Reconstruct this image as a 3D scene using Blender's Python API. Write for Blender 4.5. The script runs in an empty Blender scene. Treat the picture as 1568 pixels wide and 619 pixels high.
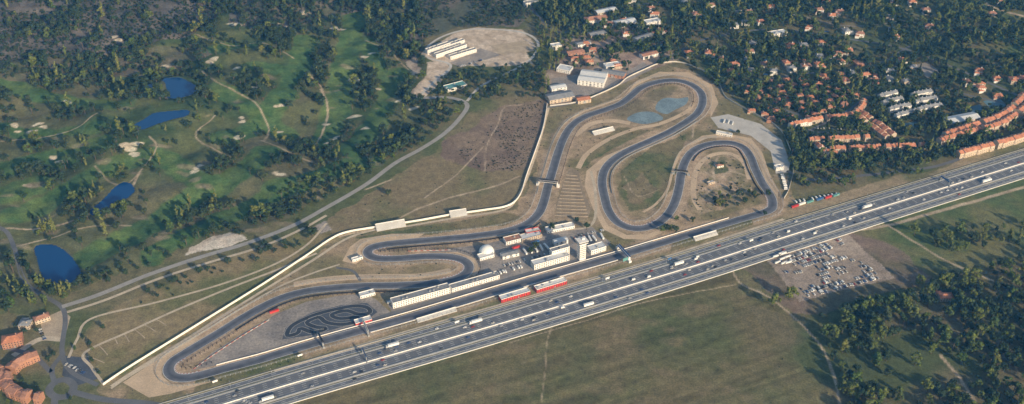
import bpy, math, random, numpy as np
from mathutils import Vector
from mathutils.geometry import tessellate_polygon
R=random.Random(7)
NR=np.random.RandomState(5)
scene=bpy.context.scene
try:
    scene.view_settings.view_transform='Standard'; scene.view_settings.look='None'; scene.view_settings.exposure=0
except Exception: pass
# ---------------------------------------------------------------- survey -> world metres
H=900.0; PT=math.radians(35); TN=math.tan(math.radians(25))
def W(u,v):
    x=(u-784)/784*TN; y=(309.5-v)/784*TN
    dy=math.cos(PT)+y*math.sin(PT); dz=-math.sin(PT)+y*math.cos(PT)
    t=H/-dz
    return (x*t,dy*t)
def WL(l): return [W(*p) for p in l]
# ---------------------------------------------------------------- materials
def lin(c): return (c[0],c[1],c[2],1)
def mat(name,col,rough=0.85,var=0.25,scale=0.3,scale2=None,metal=0,spec=0.3,col2=None):
    m=bpy.data.materials.new(name); m.use_nodes=True; nt=m.node_tree; N=nt.nodes; L=nt.links
    b=N['Principled BSDF']; b.inputs['Roughness'].default_value=rough; b.inputs['Metallic'].default_value=metal
    b.inputs['Specular IOR Level'].default_value=spec
    tc=N.new('ShaderNodeTexCoord')
    n=N.new('ShaderNodeTexNoise'); n.inputs['Scale'].default_value=scale; n.inputs['Detail'].default_value=5
    n.inputs['Roughness'].default_value=0.65
    L.new(tc.outputs['Object'],n.inputs['Vector'])
    r=N.new('ShaderNodeValToRGB'); e=r.color_ramp.elements
    e[0].position=0.3; e[1].position=0.7
    c2=col2 or col
    e[0].color=lin([c*(1-var) for c in col]); e[1].color=lin([min(1,c*(1+var)) for c in c2])
    L.new(n.outputs['Fac'],r.inputs['Fac'])
    out=r.outputs['Color']
    if scale2:
        n2=N.new('ShaderNodeTexNoise'); n2.inputs['Scale'].default_value=scale2; n2.inputs['Detail'].default_value=3
        L.new(tc.outputs['Object'],n2.inputs['Vector'])
        mr=N.new('ShaderNodeMapRange'); mr.inputs[1].default_value=0.3; mr.inputs[2].default_value=0.7
        mr.inputs[3].default_value=1-var*0.8; mr.inputs[4].default_value=1+var*0.8
        L.new(n2.outputs['Fac'],mr.inputs[0])
        vm=N.new('ShaderNodeVectorMath'); vm.operation='SCALE'
        L.new(out,vm.inputs[0]); L.new(mr.outputs[0],vm.inputs['Scale']); out=vm.outputs[0]
    L.new(out,b.inputs['Base Color'])
    return m
def leafmat(name,cols,rough=0.8):
    m=bpy.data.materials.new(name); m.use_nodes=True; nt=m.node_tree; N=nt.nodes; L=nt.links
    b=N['Principled BSDF']; b.inputs['Roughness'].default_value=rough; b.inputs['Specular IOR Level'].default_value=0.15
    oi=N.new('ShaderNodeObjectInfo'); r=N.new('ShaderNodeValToRGB'); r.color_ramp.elements[0].color=lin(cols[0])
    r.color_ramp.elements[1].color=lin(cols[-1])
    for i,c in enumerate(cols[1:-1]):
        e=r.color_ramp.elements.new((i+1)/(len(cols)-1)); e.color=lin(c)
    L.new(oi.outputs['Random'],r.inputs['Fac'])
    tc=N.new('ShaderNodeTexCoord'); n=N.new('ShaderNodeTexNoise'); n.inputs['Scale'].default_value=0.55; n.inputs['Detail'].default_value=4
    L.new(tc.outputs['Object'],n.inputs['Vector'])
    mr=N.new('ShaderNodeMapRange'); mr.inputs[1].default_value=0.32; mr.inputs[2].default_value=0.68
    mr.inputs[3].default_value=0.5; mr.inputs[4].default_value=1.5
    L.new(n.outputs['Fac'],mr.inputs[0])
    vm=N.new('ShaderNodeVectorMath'); vm.operation='SCALE'
    L.new(r.outputs['Color'],vm.inputs[0]); L.new(mr.outputs[0],vm.inputs['Scale']); L.new(vm.outputs[0],b.inputs['Base Color'])
    return m
M={}
M['asphalt']=mat('road_asphalt',(0.145,0.15,0.162),0.8,0.18,0.05,1.3)
M['hwy']=mat('highway_asphalt',(0.15,0.162,0.188),0.8,0.16,0.03,0.9)
M['lot']=mat('paddock_asphalt',(0.25,0.235,0.23),0.85,0.30,0.03,0.35,col2=(.31,.275,.245))
M['lotd']=mat('dark_asphalt',(0.085,0.098,0.125),0.8,0.25,0.05,0.5)
M['conc']=mat('concrete',(0.52,0.50,0.47),0.9,0.18,0.06,0.7)
M['shal']=mat('pale_blue_gravel',(0.20,0.27,0.31),0.6,0.30,0.05,0.3)
M['gravel']=mat('gravel_trap',(0.56,0.43,0.30),0.95,0.18,0.035,0.5)
M['path']=mat('dirt_path',(0.54,0.46,0.355),0.95,0.2,0.08,0.5)
M['white']=mat('white_paint',(0.8,0.8,0.78),0.6,0.06,0.5)
M['wallw']=mat('white_render',(0.78,0.76,0.73),0.8,0.08,0.3)
M['cream']=mat('cream_render',(0.52,0.43,0.34),0.85,0.15,0.3)
M['brick']=mat('brick_wall',(0.40,0.21,0.14),0.85,0.2,0.4)
M['terra']=mat('terracotta_tiles',(0.52,0.22,0.13),0.85,0.3,0.12,0.8)
M['terra2']=mat('old_terracotta_tiles',(0.38,0.20,0.14),0.85,0.3,0.12,0.8)
M['slate']=mat('grey_roof',(0.25,0.26,0.28),0.8,0.25,0.2)
M['metal']=mat('metal_roof',(0.62,0.64,0.66),0.5,0.1,0.15)
M['teal']=mat('teal_roof',(0.12,0.30,0.30),0.6,0.15,0.2)
M['glass']=mat('window_glass',(0.03,0.04,0.055),0.15,0.2,0.5,spec=0.6)
M['red']=mat('red_paint',(0.52,0.05,0.045),0.5,0.1,0.5)
M['rust']=mat('faded_red_paint',(0.42,0.15,0.11),0.8,0.2,0.5)
M['blue']=mat('blue_paint',(0.05,0.14,0.34),0.5,0.1,0.5)
M['steel']=mat('galvanised_steel',(0.38,0.39,0.40),0.5,0.1,0.5,metal=0.3)
M['dark']=mat('dark_rubber',(0.03,0.03,0.034),0.8,0.2,0.5)
M['bark']=mat('bark',(0.12,0.09,0.065),0.9,0.3,1.5)
M['court']=mat('sports_court',(0.12,0.22,0.28),0.7,0.15,0.1)
M['terr']=mat('dry_terrace',(0.29,0.23,0.16),0.95,0.25,0.08,0.6)
M['terl']=mat('terrace_edge',(0.44,0.36,0.265),0.95,0.25,0.08,0.6)
M['verge']=mat('dry_verge',(0.21,0.19,0.115),0.95,0.42,0.025,0.25)
M['oak']=leafmat('oak_leaves',[(0.026,0.048,0.026),(0.04,0.064,0.030),(0.032,0.056,0.034),(0.056,0.074,0.034)])
M['green']=leafmat('spring_leaves',[(0.06,0.105,0.03),(0.125,0.15,0.038),(0.075,0.115,0.034),(0.16,0.165,0.05)])
M['pine']=leafmat('pine_needles',[(0.026,0.052,0.028),(0.036,0.066,0.03),(0.046,0.074,0.034)])
M['popl']=leafmat('poplar_leaves',[(0.12,0.155,0.042),(0.18,0.19,0.06),(0.14,0.17,0.05)])
M['cyp']=leafmat('cypress_leaves',[(0.025,0.045,0.026),(0.035,0.055,0.03)])
def carpaint():
    m=bpy.data.materials.new('car_paint'); m.use_nodes=True; N=m.node_tree.nodes; L=m.node_tree.links
    b=N['Principled BSDF']; b.inputs['Roughness'].default_value=0.3
    oi=N.new('ShaderNodeObjectInfo'); r=N.new('ShaderNodeValToRGB'); r.color_ramp.interpolation='CONSTANT'
    cs=[(0,(0.8,0.8,0.79)),(0.36,(0.45,0.46,0.48)),(0.54,(0.13,0.135,0.14)),(0.64,(0.03,0.03,0.035)),(0.74,(0.35,0.04,0.03)),(0.8,(0.05,0.1,0.25)),(0.88,(0.65,0.62,0.56))]
    r.color_ramp.elements[0].color=lin(cs[0][1]); r.color_ramp.elements[1].position=cs[1][0]; r.color_ramp.elements[1].color=lin(cs[1][1])
    for p,c in cs[2:]:
        e=r.color_ramp.elements.new(p); e.color=lin(c)
    L.new(oi.outputs['Random'],r.inputs['Fac']); L.new(r.outputs['Color'],b.inputs['Base Color']); return m
M['car']=carpaint()
def uvmats():
    m=bpy.data.materials.new('race_track_asphalt'); m.use_nodes=True; N=m.node_tree.nodes; L=m.node_tree.links
    b=N['Principled BSDF']; b.inputs['Roughness'].default_value=0.75; b.inputs['Specular IOR Level'].default_value=0.3
    uv=N.new('ShaderNodeUVMap'); sx=N.new('ShaderNodeSeparateXYZ'); L.new(uv.outputs[0],sx.inputs[0])
    n0=N.new('ShaderNodeTexNoise'); n0.inputs['Scale'].default_value=0.01; n0.inputs['Detail'].default_value=2
    g=N.new('ShaderNodeNewGeometry'); L.new(g.outputs['Position'],n0.inputs['Vector'])
    a=N.new('ShaderNodeMath'); a.operation='SUBTRACT'; L.new(sx.outputs[0],a.inputs[0]); L.new(n0.outputs['Fac'],a.inputs[1])
    ab=N.new('ShaderNodeMath'); ab.operation='ABSOLUTE'; L.new(a.outputs[0],ab.inputs[0])
    r=N.new('ShaderNodeValToRGB'); r.color_ramp.elements[0].color=lin((0.082,0.09,0.115)); r.color_ramp.elements[1].color=lin((0.17,0.178,0.205))
    r.color_ramp.elements[1].position=0.45
    L.new(ab.outputs[0],r.inputs['Fac'])
    n=N.new('ShaderNodeTexNoise'); n.inputs['Scale'].default_value=0.12; n.inputs['Detail'].default_value=6; L.new(g.outputs['Position'],n.inputs['Vector'])
    mr=N.new('ShaderNodeMapRange'); mr.inputs[1].default_value=.3; mr.inputs[2].default_value=.7; mr.inputs[3].default_value=.8; mr.inputs[4].default_value=1.2
    L.new(n.outputs['Fac'],mr.inputs[0]); vm=N.new('ShaderNodeVectorMath'); vm.operation='SCALE'
    L.new(r.outputs['Color'],vm.inputs[0]); L.new(mr.outputs[0],vm.inputs['Scale']); L.new(vm.outputs[0],b.inputs['Base Color'])
    M['track']=m
    m=bpy.data.materials.new('kerb_stripes'); m.use_nodes=True; N=m.node_tree.nodes; L=m.node_tree.links
    b=N['Principled BSDF']; uv=N.new('ShaderNodeUVMap'); sx=N.new('ShaderNodeSeparateXYZ'); L.new(uv.outputs[0],sx.inputs[0])
    a=N.new('ShaderNodeMath'); a.operation='MULTIPLY'; a.inputs[1].default_value=0.2; L.new(sx.outputs[1],a.inputs[0])
    f=N.new('ShaderNodeMath'); f.operation='FRACT'; L.new(a.outputs[0],f.inputs[0])
    gt=N.new('ShaderNodeMath'); gt.operation='GREATER_THAN'; gt.inputs[1].default_value=0.5; L.new(f.outputs[0],gt.inputs[0])
    mx=N.new('ShaderNodeMix'); mx.data_type='RGBA'; mx.inputs[6].default_value=(0.42,0.16,0.13,1); mx.inputs[7].default_value=(0.6,0.59,0.57,1)
    L.new(gt.outputs[0],mx.inputs[0]); L.new(mx.outputs[2],b.inputs['Base Color']); M['kerb']=m
    m=bpy.data.materials.new('pond_water'); m.use_nodes=True; N=m.node_tree.nodes; L=m.node_tree.links
    b=N['Principled BSDF']; b.inputs['Base Color'].default_value=(0.005,0.055,0.19,1); b.inputs['Roughness'].default_value=0.08
    n=N.new('ShaderNodeTexNoise'); n.inputs['Scale'].default_value=0.8; g=N.new('ShaderNodeNewGeometry'); L.new(g.outputs['Position'],n.inputs['Vector'])
    bp=N.new('ShaderNodeBump'); bp.inputs['Strength'].default_value=0.15; L.new(n.outputs['Fac'],bp.inputs['Height']); L.new(bp.outputs[0],b.inputs['Normal'])
    M['water']=m
uvmats()
# ---------------------------------------------------------------- polyline helpers
def catmull(P_,closed=False,step=5.0):
    P_=[Vector((p[0],p[1])) for p in P_]; n=len(P_); out=[]
    rng=range(n if closed else n-1)
    for i in rng:
        if closed: p0,p1,p2,p3=P_[(i-1)%n],P_[i],P_[(i+1)%n],P_[(i+2)%n]
        else:
            p1,p2=P_[i],P_[i+1]; p0=P_[i-1] if i>0 else p1*2-p2; p3=P_[i+2] if i+2<n else p2*2-p1
        k=max(2,int((p2-p1).length/2.0))
        for j in range(k):
            t=j/k
            out.append(0.5*((2*p1)+(p2-p0)*t+(2*p0-5*p1+4*p2-p3)*t*t+(3*p1-p0-3*p2+p3)*t**3))
    if not closed: out.append(P_[-1])
    else: out.append(out[0])
    a=np.array([(p.x,p.y) for p in out])
    d=np.r_[0,np.cumsum(np.hypot(*np.diff(a,axis=0).T))]
    m=max(2,int(d[-1]/step)+1); s=np.linspace(0,d[-1],m)
    r=np.c_[np.interp(s,d,a[:,0]),np.interp(s,d,a[:,1])]
    return r[:-1] if closed else r
def smooth(px,closed=False,step=5.0): return catmull(WL(px),closed,step)
def normals(p,closed):
    if closed: t=np.roll(p,-1,0)-np.roll(p,1,0)
    else: t=np.gradient(p,axis=0)
    t/= (np.hypot(t[:,0],t[:,1])[:,None]+1e-9)
    return np.c_[-t[:,1],t[:,0]]
def off(p,d,closed=False): return p+normals(p,closed)*d
def newobj(name,v,f,mats,mi=None,loc=(0,0,0),rz=0,link=True):
    me=bpy.data.meshes.new(name); me.from_pydata([tuple(q) for q in v],[],f)
    for m in mats: me.materials.append(m)
    if mi is not None: me.polygons.foreach_set('material_index',mi)
    me.update()
    o=bpy.data.objects.new(name,me); o.location=loc; o.rotation_euler=(0,0,rz)
    if link: scene.collection.objects.link(o)
    return o
HF=[None]
def hz(x,y):
    return HF[0](x,y) if HF[0] else 0.0
def ribbon(name,p,a,b,z,m,closed=False):
    A=off(p,a,closed); B=off(p,b,closed); n=len(p); v=[]; 
    for i in range(n):
        v.append((A[i,0],A[i,1],hz(*A[i])+z)); v.append((B[i,0],B[i,1],hz(*B[i])+z))
    f=[]; K=n if closed else n-1
    for i in range(K):
        j=(i+1)%n; q=(2*i,2*i+1,2*j+1,2*j)
        f.append(q if b<a else q[::-1])
    o=newobj(name,v,f,[m]); me=o.data
    d=np.r_[0,np.cumsum(np.hypot(*np.diff(np.r_[p,p[:1]],axis=0).T))]
    uv=me.uv_layers.new(name='UVMap')
    for k,poly in enumerate(me.polygons):
        for li in poly.loop_indices:
            vi=me.loops[li].vertex_index; i=vi//2
            vv=d[i] if not (closed and k==K-1 and i==0) else d[n]
            uv.data[li].uv=(float(vi%2),float(vv))
    return o
def dashes(name,p,o_,w,dash,gap,z,m):
    q=off(p,o_); d=np.r_[0,np.cumsum(np.hypot(*np.diff(q,axis=0).T))]; v=[];f=[]; s=0
    while s+dash<d[-1]:
        a=np.array([np.interp(s,d,q[:,0]),np.interp(s,d,q[:,1])]); b=np.array([np.interp(s+dash,d,q[:,0]),np.interp(s+dash,d,q[:,1])])
        t=(b-a)/np.hypot(*(b-a)); nn=np.array([-t[1],t[0]])*w/2; k=len(v)
        for c in (a-nn,b-nn,b+nn,a+nn): v.append((c[0],c[1],z))
        f.append((k,k+1,k+2,k+3)); s+=dash+gap
    return newobj(name,v,f,[m])
def sheet(name,px,z,m,world=False,smoothed=False):
    w=px if world else WL(px)
    if smoothed: w=[tuple(q) for q in catmull(w,True,6)]
    v=[(x,y,z) for x,y in w]
    tris=tessellate_polygon([[Vector(q) for q in v]]); f=[]
    for t in tris:
        a,b,c=[v[i] for i in t]
        cr=(b[0]-a[0])*(c[1]-a[1])-(b[1]-a[1])*(c[0]-a[0])
        f.append(tuple(t) if cr>0 else tuple(t)[::-1])
    return newobj(name,v,f,[m])
class MB:
    def __init__(s): s.v=[];s.f=[];s.m=[]
    def face(s,pts,mi=0):
        k=len(s.v); s.v+= [tuple(p) for p in pts]; s.f.append(tuple(range(k,k+len(pts)))); s.m.append(mi)
    def box(s,cx,cy,z0,z1,sx,sy,mi=0,rz=0,top=None,tx=1,ty=1,bottom=True):
        c,sn=math.cos(rz),math.sin(rz); P4=[(-1,-1),(1,-1),(1,1),(-1,1)]
        k=len(s.v)
        for z,ax,ay in ((z0,1,1),(z1,tx,ty)):
            for a,b in P4:
                x=a*sx/2*ax; y=b*sy/2*ay; s.v.append((cx+x*c-y*sn,cy+x*sn+y*c,z))
        for i in range(4):
            j=(i+1)%4; s.f.append((k+i,k+j,k+4+j,k+4+i)); s.m.append(mi)
        s.f.append((k+4,k+5,k+6,k+7)); s.m.append(mi if top is None else top)
        if bottom: s.f.append((k+3,k+2,k+1,k)); s.m.append(mi)
    def hip(s,cx,cy,z,h,sx,sy,mi,rz=0,gable=False,wallmi=0):
        if sy>sx: rz+=math.pi/2; sx,sy=sy,sx
        c,sn=math.cos(rz),math.sin(rz)
        r=sx/2-(0 if gable else sy/2*0.9)
        L=[(-sx/2,-sy/2,z),(sx/2,-sy/2,z),(sx/2,sy/2,z),(-sx/2,sy/2,z),(-r,0,z+h),(r,0,z+h)]
        L=[(cx+x*c-y*sn,cy+x*sn+y*c,zz) for x,y,zz in L]
        k=len(s.v); s.v+=L
        for q,mm in (((0,1,5,4),mi),((2,3,4,5),mi),((1,2,5),wallmi if gable else mi),((3,0,4),wallmi if gable else mi),((3,2,1,0),mi)):
            s.f.append(tuple(k+i for i in q)); s.m.append(mm)
    def cyl(s,cx,cy,z0,z1,r0,r1,n=8,mi=0,axis='z'):
        k=len(s.v)
        for z,r in ((z0,r0),(z1,r1)):
            for i in range(n):
                a=2*math.pi*i/n; 
                if axis=='z': s.v.append((cx+r*math.cos(a),cy+r*math.sin(a),z))
                else: s.v.append((cx+r*math.cos(a),z,cy+r*math.sin(a)))
        for i in range(n):
            j=(i+1)%n; s.f.append((k+i,k+j,k+n+j,k+n+i)); s.m.append(mi)
        s.f.append(tuple(range(k+n,k+2*n))); s.m.append(mi); s.f.append(tuple(range(k+n-1,k-1,-1))); s.m.append(mi)
    def beam(s,a,b,r,mi=0):
        a=Vector(a);b=Vector(b);d=(b-a).normalized(); u=d.orthogonal().normalized(); w=d.cross(u); k=len(s.v)
        for p in (a,b):
            for x,y in ((-1,-1),(1,-1),(1,1),(-1,1)): s.v.append(tuple(p+u*x*r+w*y*r))
        for i in range(4):
            j=(i+1)%4; s.f.append((k+i,k+j,k+4+j,k+4+i)); s.m.append(mi)
        s.f.append((k+4,k+5,k+6,k+7));s.m.append(mi); s.f.append((k+3,k+2,k+1,k));s.m.append(mi)
    def obj(s,name,mats,loc=(0,0,0),rz=0,link=True): return newobj(name,s.v,s.f,mats,s.m,loc,rz,link)
def clone(o,name,loc,rz=0,sc=1):
    q=bpy.data.objects.new(name,o.data); q.location=loc; q.rotation_euler=(0,0,rz); q.scale=(sc,sc,sc) if not isinstance(sc,tuple) else sc
    scene.collection.objects.link(q); return q
# ---------------------------------------------------------------- traced layout
TR=[(1176,323),(1130,337),(1060,358),(1000,376),(940,394),(880,411),(820,428),(760,446),(700,464),(640,482),(580,499),(520,515),(460,532),(400,550),(350,563),(310,574),(285,579),(266,577),(258,567),(264,554),(285,540),(310,525),(340,507),(370,488),(400,471),(430,457),(465,447),(510,441),(560,438),(610,437),(660,434),(695,428),(714,418),(718,407),(708,398),(685,393),(650,393),(610,396),(580,396),(564,390),(566,381),(585,375),(630,370),(680,366),(730,361),(775,354),(805,344),(824,328),(833,308),(839,285),(846,262),(854,235),(863,212),(876,192),(897,178),(927,168),(950,159),(966,147),(980,135),(1000,127),(1030,123),(1055,128),(1072,140),(1076,156),(1068,173),(1050,187),(1025,202),(995,216),(965,229),(941,243),(926,260),(922,280),(926,303),(932,323),(945,340),(965,349),(988,349),(1010,340),(1026,324),(1035,305),(1040,285),(1044,262),(1052,242),(1066,228),(1090,220),(1118,219),(1138,226),(1149,240),(1157,260),(1167,280),(1179,298),(1183,312)]
track=smooth(TR,True,4)
HW=[(-60,735),(120,684),(300,632),(480,578),(735,505),(1045,413),(1190,367),(1335,322),(1568,250),(1800,178),(2100,85)]
hwy=smooth(HW,False,12)
FAIR=[([(545,20),(530,90),(515,150),(495,215)],20),([(470,60),(445,130),(395,190),(340,215)],19),([(0,255),(80,238),(150,225)],22),([(20,330),(80,300),(150,262),(230,240)],18),([(610,110),(575,180),(530,235)],19),([(250,245),(330,285),(410,240)],18),([(0,130),(80,150),(190,165)],16),([(140,390),(220,350),(300,300),(360,270)],20),([(200,110),(260,95),(380,75)],14),([(380,110),(440,110)],14),([(0,190),(60,200),(180,200)],12),([(240,390),(330,335),(450,290)],17),([(0,300),(50,280)],24),([(420,290),(500,270),(570,245)],15),([(330,140),(380,165),(440,200)],14),([(560,60),(590,120)],13)]
PONDS=[[(250,126),(262,121),(278,122),(300,134),(303,142),(285,150),(268,153),(250,149),(256,140)],
[(208,197),(222,189),(236,180),(258,177),(290,175),(288,183),(262,190),(240,197),(222,204),(208,204)],
[(140,322),(158,306),(180,284),(196,280),(206,291),(196,303),(175,315),(155,328),(143,329)],
[(52,374),(72,370),(92,376),(110,392),(122,412),(120,424),(98,430),(72,428),(60,410),(55,392)],
[(225,135),(236,132),(240,138),(230,142)]]
GOLF=[(-300,-120),(560,-120),(640,-30),(650,60),(655,150),(640,215),(560,265),(500,300),(430,335),(230,400),(95,455),(40,480),(-300,500)]
# ---------------------------------------------------------------- ground raster
def geo(a,b,n): return np.geomspace(a,b,n)
fx=np.arange(-1180,1181,2.0); fy=np.arange(810,2080,2.0)
xs=np.r_[-(1180+geo(8,26000,26))[::-1],fx,1180+geo(8,26000,26)]
ys=np.r_[810-geo(8,20000,24)[::-1],fy,2078+geo(8,30000,26)]
X,Y=np.meshgrid(xs,ys); ny,nx=X.shape
def vnoise(x,y,sc,seed):
    lat=np.random.RandomState(seed).rand(256,256)
    u=x/sc+1000; v=y/sc+1000; i=np.floor(u).astype(int); j=np.floor(v).astype(int); a=u-i; b=v-j
    a=a*a*(3-2*a); b=b*b*(3-2*b); i0=i%256;i1=(i+1)%256;j0=j%256;j1=(j+1)%256
    return (lat[j0,i0]*(1-a)+lat[j0,i1]*a)*(1-b)+(lat[j1,i0]*(1-a)+lat[j1,i1]*a)*b
def fbm(x,y,sc,seed,o=4):
    r=0;am=1;t=0
    for k in range(o):
        r=r+am*vnoise(x,y,sc/2**k,seed+k); t+=am; am*=0.55
    return r/t
WX=X+(fbm(X,Y,30,11,4)-.5)*22; WY=Y+(fbm(X,Y,30,21,4)-.5)*22
n1=fbm(X,Y,60,31,5); n2=fbm(X,Y,14,41,3); n3=fbm(X,Y,260,51,4)
col=np.zeros((ny,nx,3)); nogo=np.zeros((ny,nx),bool)
def stp(n,lo=.35,hi=.65):
    t=np.clip((n-lo)/(hi-lo),0,1); return t*t*(3-2*t)
def sl(b,mg=20):
    i0=max(0,np.searchsorted(xs,b[0]-mg)-1); i1=np.searchsorted(xs,b[2]+mg)+1
    j0=max(0,np.searchsorted(ys,b[1]-mg)-1); j1=np.searchsorted(ys,b[3]+mg)+1
    return slice(j0,j1),slice(i0,i1)
def inpoly(px,py,w):
    c=np.zeros(px.shape,bool); n=len(w)
    for i in range(n):
        x1,y1=w[i-1]; x2,y2=w[i]
        if y1==y2: continue
        cc=((y1>py)!=(y2>py)); c^= cc&(px<(x2-x1)*(py-y1)/(y2-y1)+x1)
    return c
def pmask(px_,warp=1.0,world=False):
    w=px_ if world else WL(px_); a=np.array(w); s=sl((a[:,0].min(),a[:,1].min(),a[:,0].max(),a[:,1].max()))
    x=X[s]+(WX[s]-X[s])*warp; y=Y[s]+(WY[s]-Y[s])*warp
    return s,inpoly(x,y,w)
def dline(p,mg,warp=0,closed=False):
    D=np.full((ny,nx),1e9,np.float32); q=np.r_[p,p[:1]] if closed else p
    XX=X+(WX-X)*warp; YY=Y+(WY-Y)*warp
    for i in range(len(q)-1):
        a=q[i];b=q[i+1]; s=sl((min(a[0],b[0]),min(a[1],b[1]),max(a[0],b[0]),max(a[1],b[1])),mg+14*(warp>0))
        dx,dy=b-a; L=dx*dx+dy*dy+1e-9; t=np.clip(((XX[s]-a[0])*dx+(YY[s]-a[1])*dy)/L,0,1)
        d=np.hypot(XX[s]-a[0]-t*dx,YY[s]-a[1]-t*dy); D[s]=np.minimum(D[s],d)
    return D
def paint(s,mask,c1,c2,n=None,a=1.0,lo=.35,hi=.65):
    t=stp((n if n is not None else n1)[s],lo,hi)[...,None]
    c=np.array(c1)*(1-t)+np.array(c2)*t; k=(mask*a)[...,None]
    col[s]=col[s]*(1-k)+c*k
full=(slice(0,ny),slice(0,nx))
paint(full,np.ones((ny,nx)),(.075,.092,.038),(.13,.12,.068))
def zone(px,c1,c2,n=None,warp=1,a=1.0): 
    s,m=pmask(px,warp); paint(s,m.astype(float),c1,c2,n,a)
zone(GOLF,(.044,.072,.029),(.084,.10,.042))
t=stp(n3,.42,.6); s,m=pmask(GOLF); paint(s,m*t[s]*.7,(.125,.115,.068),(.085,.095,.048))
for f,w in FAIR:
    D=dline(smooth(f,False,10),40,1.0); k=np.clip((w+6-D)/5,0,1); paint(full,k,(.044,.092,.034),(.082,.128,.042),n2*.5+n1*.5)
SCR=[(-300,-120),(380,-120),(350,0),(330,40),(290,62),(200,75),(120,90),(40,92),(-300,110)]
zone(SCR,(.125,.115,.105),(.075,.075,.07))
SC2=[(380,-120),(900,-120),(820,20),(790,40),(700,42),(650,60),(640,100),(620,90),(600,40),(560,10),(480,30),(420,60),(350,40)]
zone(SC2,(.115,.105,.09),(.07,.08,.055))
SC3=[(0,95),(60,90),(200,80),(300,70),(330,90),(250,110),(130,125),(0,128)]
zone(SC3,(.12,.11,.08),(.07,.082,.045))
TRI=[(495,345),(560,300),(660,235),(720,175),(760,150),(845,140),(838,215),(805,290),(785,314),(690,330),(575,350),(520,365)]
zone(TRI,(.085,.108,.043),(.16,.135,.08),n3*.5+n1*.5)
zone([(720,195),(770,160),(838,150),(832,225),(800,262),(740,262),(670,240),(680,215)],(.135,.10,.085),(.18,.14,.105),None,1,.85)
WED=[(100,555),(150,480),(240,440),(480,345),(525,362),(400,442),(300,503),(160,582),(130,580)]
zone(WED,(.105,.115,.05),(.185,.155,.088))
CIR=[(150,595),(300,508),(480,398),(530,365),(690,333),(790,320),(818,270),(840,165),(900,150),(960,120),(1010,98),(1080,112),(1115,150),(1195,200),(1215,260),(1215,310),(900,425),(240,625)]
zone(CIR,(.14,.13,.07),(.26,.205,.138))
zone([(230,625),(500,540),(900,420),(1215,315),(1568,215),(1568,235),(1200,350),(900,442),(500,562),(260,640)],(.115,.12,.06),(.23,.19,.125),None,.5)
FIELD=[(470,612),(740,535),(1110,412),(1135,430),(1185,460),(1245,520),(1280,640),(1300,760),(300,760)]
zone(FIELD,(.074,.088,.038),(.122,.108,.057),n3*.55+n1*.45,.3)
aa=math.atan2(hwy[40][1]-hwy[30][1],hwy[40][0]-hwy[30][0]); ca,sa=math.cos(aa),math.sin(aa)
s,m=pmask(FIELD,.3); fu=vnoise((X*ca+Y*sa)/14,(-X*sa+Y*ca),5.0,77)+.6*vnoise((X*ca+Y*sa)/25,(-X*sa+Y*ca),13.0,78)
col[s]*= (1+((fu[s]-.8)*.42)*m)[...,None]
s2,m2=pmask(FIELD,.3); mm=np.zeros((ny,nx),bool); mm[s2]=m2
for i in range(46):
    u=R.uniform(500,1270); v=R.uniform(420,619); x,y=W(u,v); s=sl((x,y,x,y),40); r=R.uniform(4,16); d=np.hypot((WX[s]-x)/2.2,(WY[s]-y))
    paint(s,np.clip((r-d)/6,0,1)*.45*mm[s],(.13,.115,.065),(.18,.145,.09),n2)
zone([(1135,412),(1290,352),(1370,375),(1430,430),(1290,470),(1250,500),(1180,450)],(.10,.095,.062),(.16,.125,.10))
zone([(1165,388),(1195,362),(1290,352),(1370,425),(1225,462)],(.21,.18,.15),(.28,.24,.20),None,.3)
zone([(1310,345),(1600,262),(1600,400),(1460,420),(1400,400)],(.068,.098,.038),(.122,.125,.058))
zone([(1130,470),(1250,480),(1420,430),(1650,380),(1650,760),(1290,760),(1275,600)],(.064,.083,.036),(.115,.105,.06))
SUB=[(820,-120),(1900,-120),(1900,130),(1568,200),(1430,260),(1215,290),(1200,200),(1110,140),(1040,95),(960,110),(880,60),(800,10)]
zone(SUB,(.062,.084,.037),(.122,.112,.062))
zone([(1430,-60),(1700,-60),(1700,120),(1568,130),(1500,70)],(.08,.115,.043),(.12,.12,.058))
for pl in ([(1180,-40),(1330,-30),(1420,20),(1330,30),(1230,10)],[(1380,40),(1480,30),(1540,60),(1440,75)],[(1060,10),(1150,5),(1180,35),(1090,45)]): zone(pl,(.07,.11,.04),(.13,.13,.065))
zone([(840,165),(838,120),(860,60),(900,30),(960,20),(1010,60),(1040,92),(960,118),(900,148)],(.16,.13,.105),(.28,.235,.19))
def dirt(px,c1=(.32,.27,.21),c2=(.42,.365,.30),w=.35): 
    zone(px,c1,c2,n2,w); s,m=pmask(px,w); nogo[s]|=m
dirt([(645,80),(700,48),(730,42),(800,46),(822,72),(805,80),(815,98),(760,102),(700,100),(665,95)])
dirt([(655,95),(685,95),(690,105),(675,125),(650,150),(635,150),(628,140),(650,120)])
dirt([(283,392),(290,380),(325,362),(350,355),(374,360),(376,368),(350,378),(310,385)],(.37,.34,.29),(.46,.42,.37),.5)
dirt([(905,65),(945,60),(950,70),(920,80)],(.22,.17,.14),(.27,.21,.17))
dirt([(935,85),(975,80),(1000,98),(975,108)],(.22,.17,.14),(.3,.24,.2))
dirt([(622,90),(640,80),(640,110),(628,115)],(.26,.22,.18),(.32,.28,.23),1)
dirt([(480,345),(500,338),(508,352),(490,358)],(.2,.19,.18),(.26,.24,.22))
DT=dline(track,60,.35,True)
k=np.clip((21-DT)/5,0,1); paint(full,k*.85,(.19,.155,.10),(.32,.25,.178),n1,1,.3,.6)
nogo|=DT<15
def grass(px,c1=(.08,.10,.044),c2=(.155,.135,.076)): zone(px,c1,c2,n1,.5)
grass([(905,225),(950,195),(1000,200),(970,212),(935,228),(900,255),(885,262)])
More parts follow.
